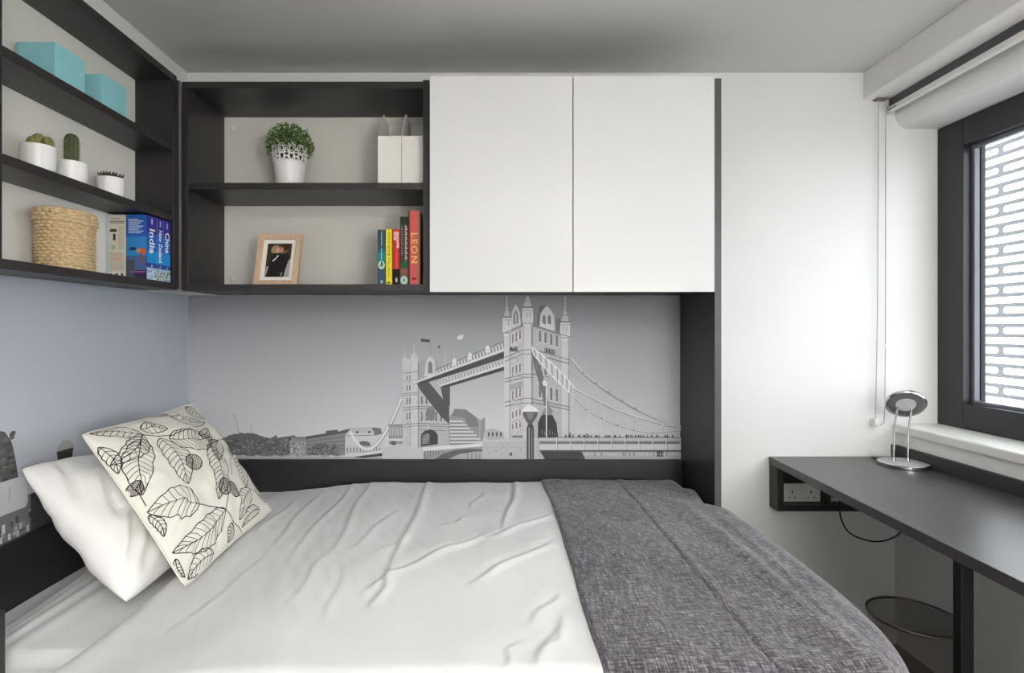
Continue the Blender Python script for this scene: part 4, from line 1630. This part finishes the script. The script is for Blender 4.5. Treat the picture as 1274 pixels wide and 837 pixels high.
p = spine_y(0)
p.rect(.02, .42, .98, .68, (38, 128, 140))
p.rect(.02, .58, .98, .68, (36, 98, 116))
p.rect(.02, .02, .98, .28, (62, 86, 112))
p.up()
p.disc(.5, .36, .44, .075, (206, 224, 200))
p.rect(.46, .70, .56, .96, (150, 176, 190))
p.rect(.46, .46, .56, .66, (150, 206, 206))
p.rect(.40, .03, .66, .085, (214, 220, 224))
p.up()
p.disc(.55, .37, .16, .05, (30, 90, 70))
p.disc(.42, .345, .2, .02, (90, 160, 120))
p.build('spine_print', part(bks[0], 'cover'))
p = spine_y(1)
for j in range(34):
    z = .14 + j * .024
    if j not in (8, 15, 24):
        p.rect(.40, z, .40 + .16 + .08 * (j * 7 % 3), z + .012, (150, 140, 30))
p.rect(.28, .03, .72, .055, (70, 70, 30))
p.rect(.3, .54, .7, .555, (110, 100, 20))
p.build('spine_print', part(bks[1], 'cover'))
p = spine_y(2)
p.rect(.02, .0, .98, .285, (26, 18, 20))
p.up()
p.rect(.18, .80, .92, .96, (226, 170, 170))
p.rect(.58, .66, .92, .82, (230, 176, 176))
p.rect(.50, .30, .62, .64, (226, 96, 92))
p.disc(.56, .09, .15, .045, (204, 200, 204))
p.up()
rnd = random.Random(21)
for j in range(14):
    a, b = rnd.uniform(.2, .8), rnd.uniform(.70, .94)
    p.rect(a, b, a + .1, b + .012, (186, 30, 34) if j % 2 else (120, 40, 44))
p.build('spine_print', part(bks[2], 'cover'))
p = spine_y(3)
p.rect(.02, .0, .98, .14, (92, 110, 96))
p.rect(.02, .12, .98, .27, (116, 96, 76))
p.rect(.02, .25, .98, .34, (44, 92, 58))
p.rect(.02, .90, .98, .99, (40, 66, 46))
p.up()
p.disc(.5, .07, .46, .062, (176, 208, 198))
p.disc(.52, .19, .28, .05, (150, 84, 70))
for j in range(22):   # worn pale lettering running down the spine, two lines
    z = .36 + j * .0235
    w = (.14, .22, .30)[j * 5 % 3]
    p.rect(.62, z, .62 + w, z + .0145, (212, 186, 182))
    if j > 2:
        p.rect(.16, z, .16 + w * .8, z + .0105, (150, 138, 126))
p.up()
p.rect(.40, .055, .62, .085, (70, 120, 110))
p.build('spine_print', part(bks[3], 'cover'))
p = spine_y(4)
p.rect(.0, .0, .12, 1, (112, 52, 46))
p.rect(.82, .0, 1, 1, (150, 116, 92))
p.up()
p.rect(.30, .07, .68, .095, (120, 44, 40))
p.rect(.34, .72, .60, .96, (214, 92, 90))
p.build('spine_print', part(bks[4], 'cover'))
M_YEL = mat('yellow_lettering', rgb(236, 186, 84), .5)
M_WHT = mat('white_lettering', rgb(236, 238, 242), .5)
_, a, b, c, d, h, _c = specs[4]
text('title', 'LEON', .030, M_YEL, part(bks[4], 'cover'), ((a + b) / 2 - .001, c - .0030, zb + h * .705), (0, 0, -1), (1, 0, 0), spacing=1.25, width=.104)

# travel guides on the wall shelf
G2 = 'blue travel guides on the bottom shelf'
M_BLU = mat('blue_guide_cover', rgb(44, 92, 168), .4, var=.12, scale=12)
tg = []
gs = [('thick blue travel guide titled India beside the basket', 1.708, 1.760, 'India', .0400, .076),
      ('slim blue travel guide titled New Zealand', 1.7605, 1.797, 'New Zealand', .0250, .102),
      ('blue travel guide titled China next to the shelf end panel', 1.7975, 1.836, 'China', .0330, .066)]
for lab, a, b, ttl, sz, wd in gs:
    t = book('travel_guide', lab, -1.149, -1.026, a, b, zb, zb + .1955, 'x', M_BLU, G2)
    tg.append(t)
    p = Prt((-1.026, a, zb), (0, b - a, 0), (0, 0, .1955), (1, 0, 0))
    p.rect(0, .72, 1, 1, (52, 48, 140))
    p.rect(0, .45, 1, .72, (34, 96, 186))
    p.rect(0, .26, 1, .45, (30, 140, 206))
    p.rect(0, .19, 1, .26, (44, 60, 138))
    p.rect(0, 0, 1, .19, (150, 180, 206))
    p.up()
    p.rect(.44, .87, .60, .965, (178, 182, 224))
    rr = random.Random(len(ttl))
    for j in range(26):
        u, v = rr.uniform(.02, .8), rr.uniform(.0, .14)
        pal = ((196, 208, 224), (120, 150, 186), (216, 220, 226)) if ttl == 'India' else ((92, 98, 44), (190, 186, 130), (60, 70, 40), (190, 206, 224))
        p.rect(u, v, u + .18, v + .03, rr.choice(pal))
    p.poly([(.36, .205), (.5, .245), (.64, .205)], (150, 170, 220))
    if ttl == 'New Zealand':
        p.rect(.0, .22, .05, .98, (130, 150, 214))
        p.rect(.92, .35, 1, .98, (110, 110, 190))
    p.build('spine_print', part(t, 'cover'))
    text('title', ttl, sz, M_WHT, part(t, 'cover'), (-1.0252, (a + b) / 2, zb + (.158 if ttl != 'New Zealand' else .160)), (0, 0, -1), (0, 1, 0), width=wd)
# back cover of the guide that faces the bed
p = Prt((-1.149, 1.708, zb), (.123, 0, 0), (0, 0, .1955), (0, -1, 0))
p.rect(.0, .0, .49, 1, (176, 196, 214))
p.rect(.49, .66, 1, 1, (40, 92, 172))
p.rect(.49, .36, 1, .66, (52, 128, 190))
p.rect(.49, .12, 1, .36, (72, 96, 148))
p.rect(.49, .0, 1, .14, (52, 44, 78))
p.up()
p.rect(.05, .02, .485, .985, (206, 202, 184))
p.rect(.49, .0, .70, .30, (72, 82, 92))
for j in range(9):
    p.rect(.55, .92 - j * .026, .80 + .06 * (j * 5 % 3), .932 - j * .026, (196, 210, 232))
p.disc(.90, .43, .085, .058, (206, 98, 60))
p.disc(.80, .44, .06, .03, (196, 150, 96))
p.disc(.66, .47, .09, .03, (34, 52, 92))
p.rect(.86, .26, .90, .40, (150, 70, 66))
p.up()
p.rect(.12, .93, .34, .94, (100, 98, 88))
p.rect(.08, .885, .46, .90, (120, 116, 104))
p.rect(.10, .86, .44, .872, (130, 126, 112))
p.rect(.09, .73, .26, .775, (62, 60, 60))
p.rect(.17, .60, .235, .70, (58, 60, 62))
p.disc(.18, .49, .06, .035, (150, 178, 164))
for j in range(13):
    p.rect(.30, .80 - j * .028, .44, .808 - j * .028, (150, 146, 130))
for j in range(6):
    p.rect(.10, .40 - j * .022, .42, .407 - j * .022, (196, 130, 120) if j > 1 else (140, 140, 110))
p.rect(.09, .29, .40, .30, (206, 112, 108))
for j in range(7):
    p.rect(.10, .25 - j * .018, .44, .256 - j * .018, (164, 160, 142))
p.rect(.07, .03, .46, .105, (228, 226, 222))
p.up()
for a0, a1 in ((.09, .15), (.22, .30), (.36, .43)):
    p.rect(a0, .045, a1, .09, (92, 92, 96))
p.rect(.60, .11, .97, .125, (150, 92, 150))
p.rect(.60, .09, .97, .10, (130, 80, 140))
p.build('back_cover_print', part(tg[0], 'cover'))

# ------------------------------------------------------------------ things in the open unit
# potted plant with a lace rim
cx, cy, cz = -.703, 2.03, 1.7112
pp = thing('potted_plant', 'bushy green plant in a white pot with a lacy rim', 'plant', (cx, cy, cz))
rb_, rt_, hp = .0465, .0615, .158
zc_ = .098


def pr(z):
    return lerp(rb_, rt_, (z / hp) ** .9)


MB().lathe([(rb_ * .94, 0), (pr(.004), .004), (pr(.05), .05), (pr(zc_), zc_), (pr(zc_) - .002, zc_ + .001), (pr(zc_) - .003, zc_), (rb_ - .003, .006), (0, .006)], (cx, cy, cz), 48).build('pot', M_POT, pp, smooth=True)
lace = MB()


def on_pot(a, z, off=0):
    r = pr(z) + off
    return (cx + r * math.cos(a), cy + r * math.sin(a), cz + z)


NS = 11
for k in range(NS):
    a0 = 2 * PI * k / NS
    w = PI / NS
    for (zc0, ra, rz, thk) in ((.138, w * .82, .017, .0022), (.138, w * .42, .009, .0020), (.112, w * .60, .011, .0020)):
        lace.tube([on_pot(a0 + ra * math.cos(g), zc0 + rz * math.sin(g)) for g in [2 * PI * i / 16 for i in range(16)]], thk, 6, closed=True)
    a1 = a0 + w
    lace.tube([on_pot(a1 + w * .50 * math.cos(g), .122 + .012 * math.sin(g)) for g in [2 * PI * i / 14 for i in range(14)]], .0020, 6, closed=True)
    lace.tube([on_pot(a1 + w * .34 * math.cos(g), .106 + .007 * math.sin(g)) for g in [2 * PI * i / 12 for i in range(12)]], .0018, 6, closed=True)
    for s in (-1, 1):
        lace.tube([on_pot(a0 + s * w * .2, zc_), on_pot(a0 + s * w * .5, .12), on_pot(a0 + s * w * .25, .15)], .0017, 6)
lace.tube([on_pot(2 * PI * i / 64, zc_) for i in range(64)], .0024, 6, closed=True)
lace.tube([on_pot(2 * PI * i / 64, .124) for i in range(64)], .0016, 6, closed=True)
lace.build('lace_rim', M_POT, part(pp, 'pot'), smooth=True, angle=180)
MB().lathe([(.0, .096), (rb_ * 1.1, .096), (rb_ * 1.05, .120), (0, .126)], (cx, cy, cz), 24).build('soil', M_SOIL, part(pp, 'pot'), smooth=True)
M_LEAF = mat('small_green_leaves', rgb(72, 104, 46), .55, var=.45, scale=45)
M_LEAF2 = mat('pale_green_leaf_tips', rgb(150, 168, 112), .55, var=.25, scale=45)
rnd = random.Random(4)
for nm, mm_, cnt, lo in (('foliage', M_LEAF, 1500, .35), ('pale_foliage', M_LEAF2, 230, .8)):
    mb = MB()
    for i in range(cnt):
        th_, ph = rnd.uniform(0, 2 * PI), math.acos(rnd.uniform(-.45, 1))
        rr = lo + (1 - lo) * rnd.random() ** .5
        d = Vector((math.sin(ph) * math.cos(th_), math.sin(ph) * math.sin(th_), math.cos(ph)))
        lump = 1 + .13 * noise.noise(d * 3)
        c = Vector((cx - .001, cy, cz + .160)) + Vector((d.x * .080, d.y * .074, d.z * .074)) * rr * lump
        ax = (d + Vector((rnd.uniform(-.8, .8), rnd.uniform(-.8, .8), rnd.uniform(-.4, .9)))).normalized()
        sd = ax.cross(Vector((rnd.uniform(-1, 1), rnd.uniform(-1, 1), rnd.uniform(-1, 1)))).normalized()
        ln, wd = rnd.uniform(.008, .014), rnd.uniform(.0025, .0045)
        nn = ax.cross(sd) * .0012
        mb.add([c, c + ax * ln * .5 + sd * wd + nn, c + ax * ln, c + ax * ln * .5 - sd * wd + nn], [(0, 1, 2), (0, 2, 3)])
    mb.build(nm, mm_, pp)['kind'] = 'stuff'
mb = MB()
for i in range(16):
    g = i * 2.4
    mb.tube([(cx + .02 * math.cos(g), cy + .02 * math.sin(g), cz + .118), (cx + .045 * math.cos(g), cy + .045 * math.sin(g), cz + .175)], .0011, 5)
mb.build('stems', M_CD, pp)

# two magazine files
for (a, b, lab) in ((-.3700, -.2885, 'white card magazine file on the side nearer the potted plant'), (-.2865, -.2115, 'white card magazine file against the shelf side panel')):
    t = thing('magazine_file', lab, 'magazine file', ((a + b) / 2, 2.05, 1.7112), 'white magazine files on the shelf')
    yf_, yk, hf, hb = 1.950, 2.168, .172, .285
    w = .002
    z0 = 1.7112
    box('front', M_MATTW, t, a, b, yf_, yf_ + w, z0, z0 + hf, 0)
    box('back', M_MATTW, t, a, b, yk - w, yk, z0, z0 + hb, 0)
    for x in (a, b - w):
        MB().prism([(yf_ + w, z0), (yk - w, z0), (yk - w, z0 + hb), (yf_ + .105, z0 + hb), (yf_ + w, z0 + hf)], x, x + w, 'x').build('side', M_MATTW, t)
    box('bottom', M_MATTW, t, a + w, b - w, yf_ + w, yk - w, z0, z0 + w, 0)

# photo frame, leaning back on its strut
pf = thing('photo_frame', 'pale wooden photo frame with a white mount', 'photo frame', (-.732, 1.985, 1.3665))
th0 = math.atan2(.056, .19)
Rf = Matrix.Rotation(-th0, 3, 'X')
O = Vector((-.810, 1.962, 1.3668))
FW, FH, FB, FD = .1545, .196, .0195, .016


def fb(x0, x1, y0_, y1_, z0_, z1_):
    mb = MB().box(x0, x1, y0_, y1_, z0_, z1_)
    mb.v = [tuple(O + Rf @ Vector(q)) for q in mb.v]
    return mb


fb(0, FB, 0, FD, 0, FH).build('frame_side', M_OAK, pf, bevel=.001)
fb(FW - FB, FW, 0, FD, 0, FH).build('frame_side', M_OAK, pf, bevel=.001)
fb(FB, FW - FB, 0, FD, FH - FB, FH).build('frame_rail', M_OAK, pf, bevel=.001)
fb(FB, FW - FB, 0, FD, 0, FB).build('frame_rail', M_OAK, pf, bevel=.001)
fb(FB, FW - FB, .009, .014, FB, FH - FB).build('mount', M_MATTW, pf)
p = Prt(O + Rf @ Vector((.034, .0088, .034)), Rf @ Vector((FW - .068, 0, 0)), Rf @ Vector((0, 0, FH - .068)), Rf @ Vector((0, -1, 0)))
p.rect(0, 0, 1, 1, (58, 50, 42))
p.up()
p.poly([(.78, 0), (1, 0), (1, .55), (.92, .5), (.84, .3)], (176, 164, 166))
p.poly([(0, 0), (.03, .30), (.16, .32), (.10, .15), (.03, 0)], (160, 158, 148))
p.disc(.36, .82, .19, .14, (150, 116, 88))
p.disc(.68, .82, .20, .15, (112, 74, 56))
p.up()
p.poly([(.06, 0), (.14, .36), (.20, .62), (.42, .70), (.62, .66), (.86, .72), (.94, .55), (.82, .2), (.78, 0)], (34, 32, 32))
p.disc(.30, .80, .14, .12, (170, 140, 104))
p.disc(.74, .90, .16, .10, (56, 36, 30))
p.up()
p.disc(.44, .80, .08, .09, (206, 164, 138))
p.disc(.60, .80, .08, .09, (190, 142, 118))
p.poly([(.24, .48), (.30, .46), (.50, .62), (.54, .72), (.46, .70), (.40, .58)], (226, 216, 204))
p.poly([(.64, .04), (.68, .02), (.72, .12), (.66, .14)], (150, 140, 140))
p.build('photograph', part(pf, 'mount'))
mb = MB().box(.055, .095, .0, .003, 0, .12)
R2 = Matrix.Rotation(math.radians(14), 3, 'X')
mb.v = [tuple(Vector((O.x, O.y + .068, O.z)) + R2 @ Vector(q)) for q in mb.v]
mb.build('strut', M_BLACKM, pf)

for o in bpy.data.objects:
    if '_o' in o:
        del o['_o']
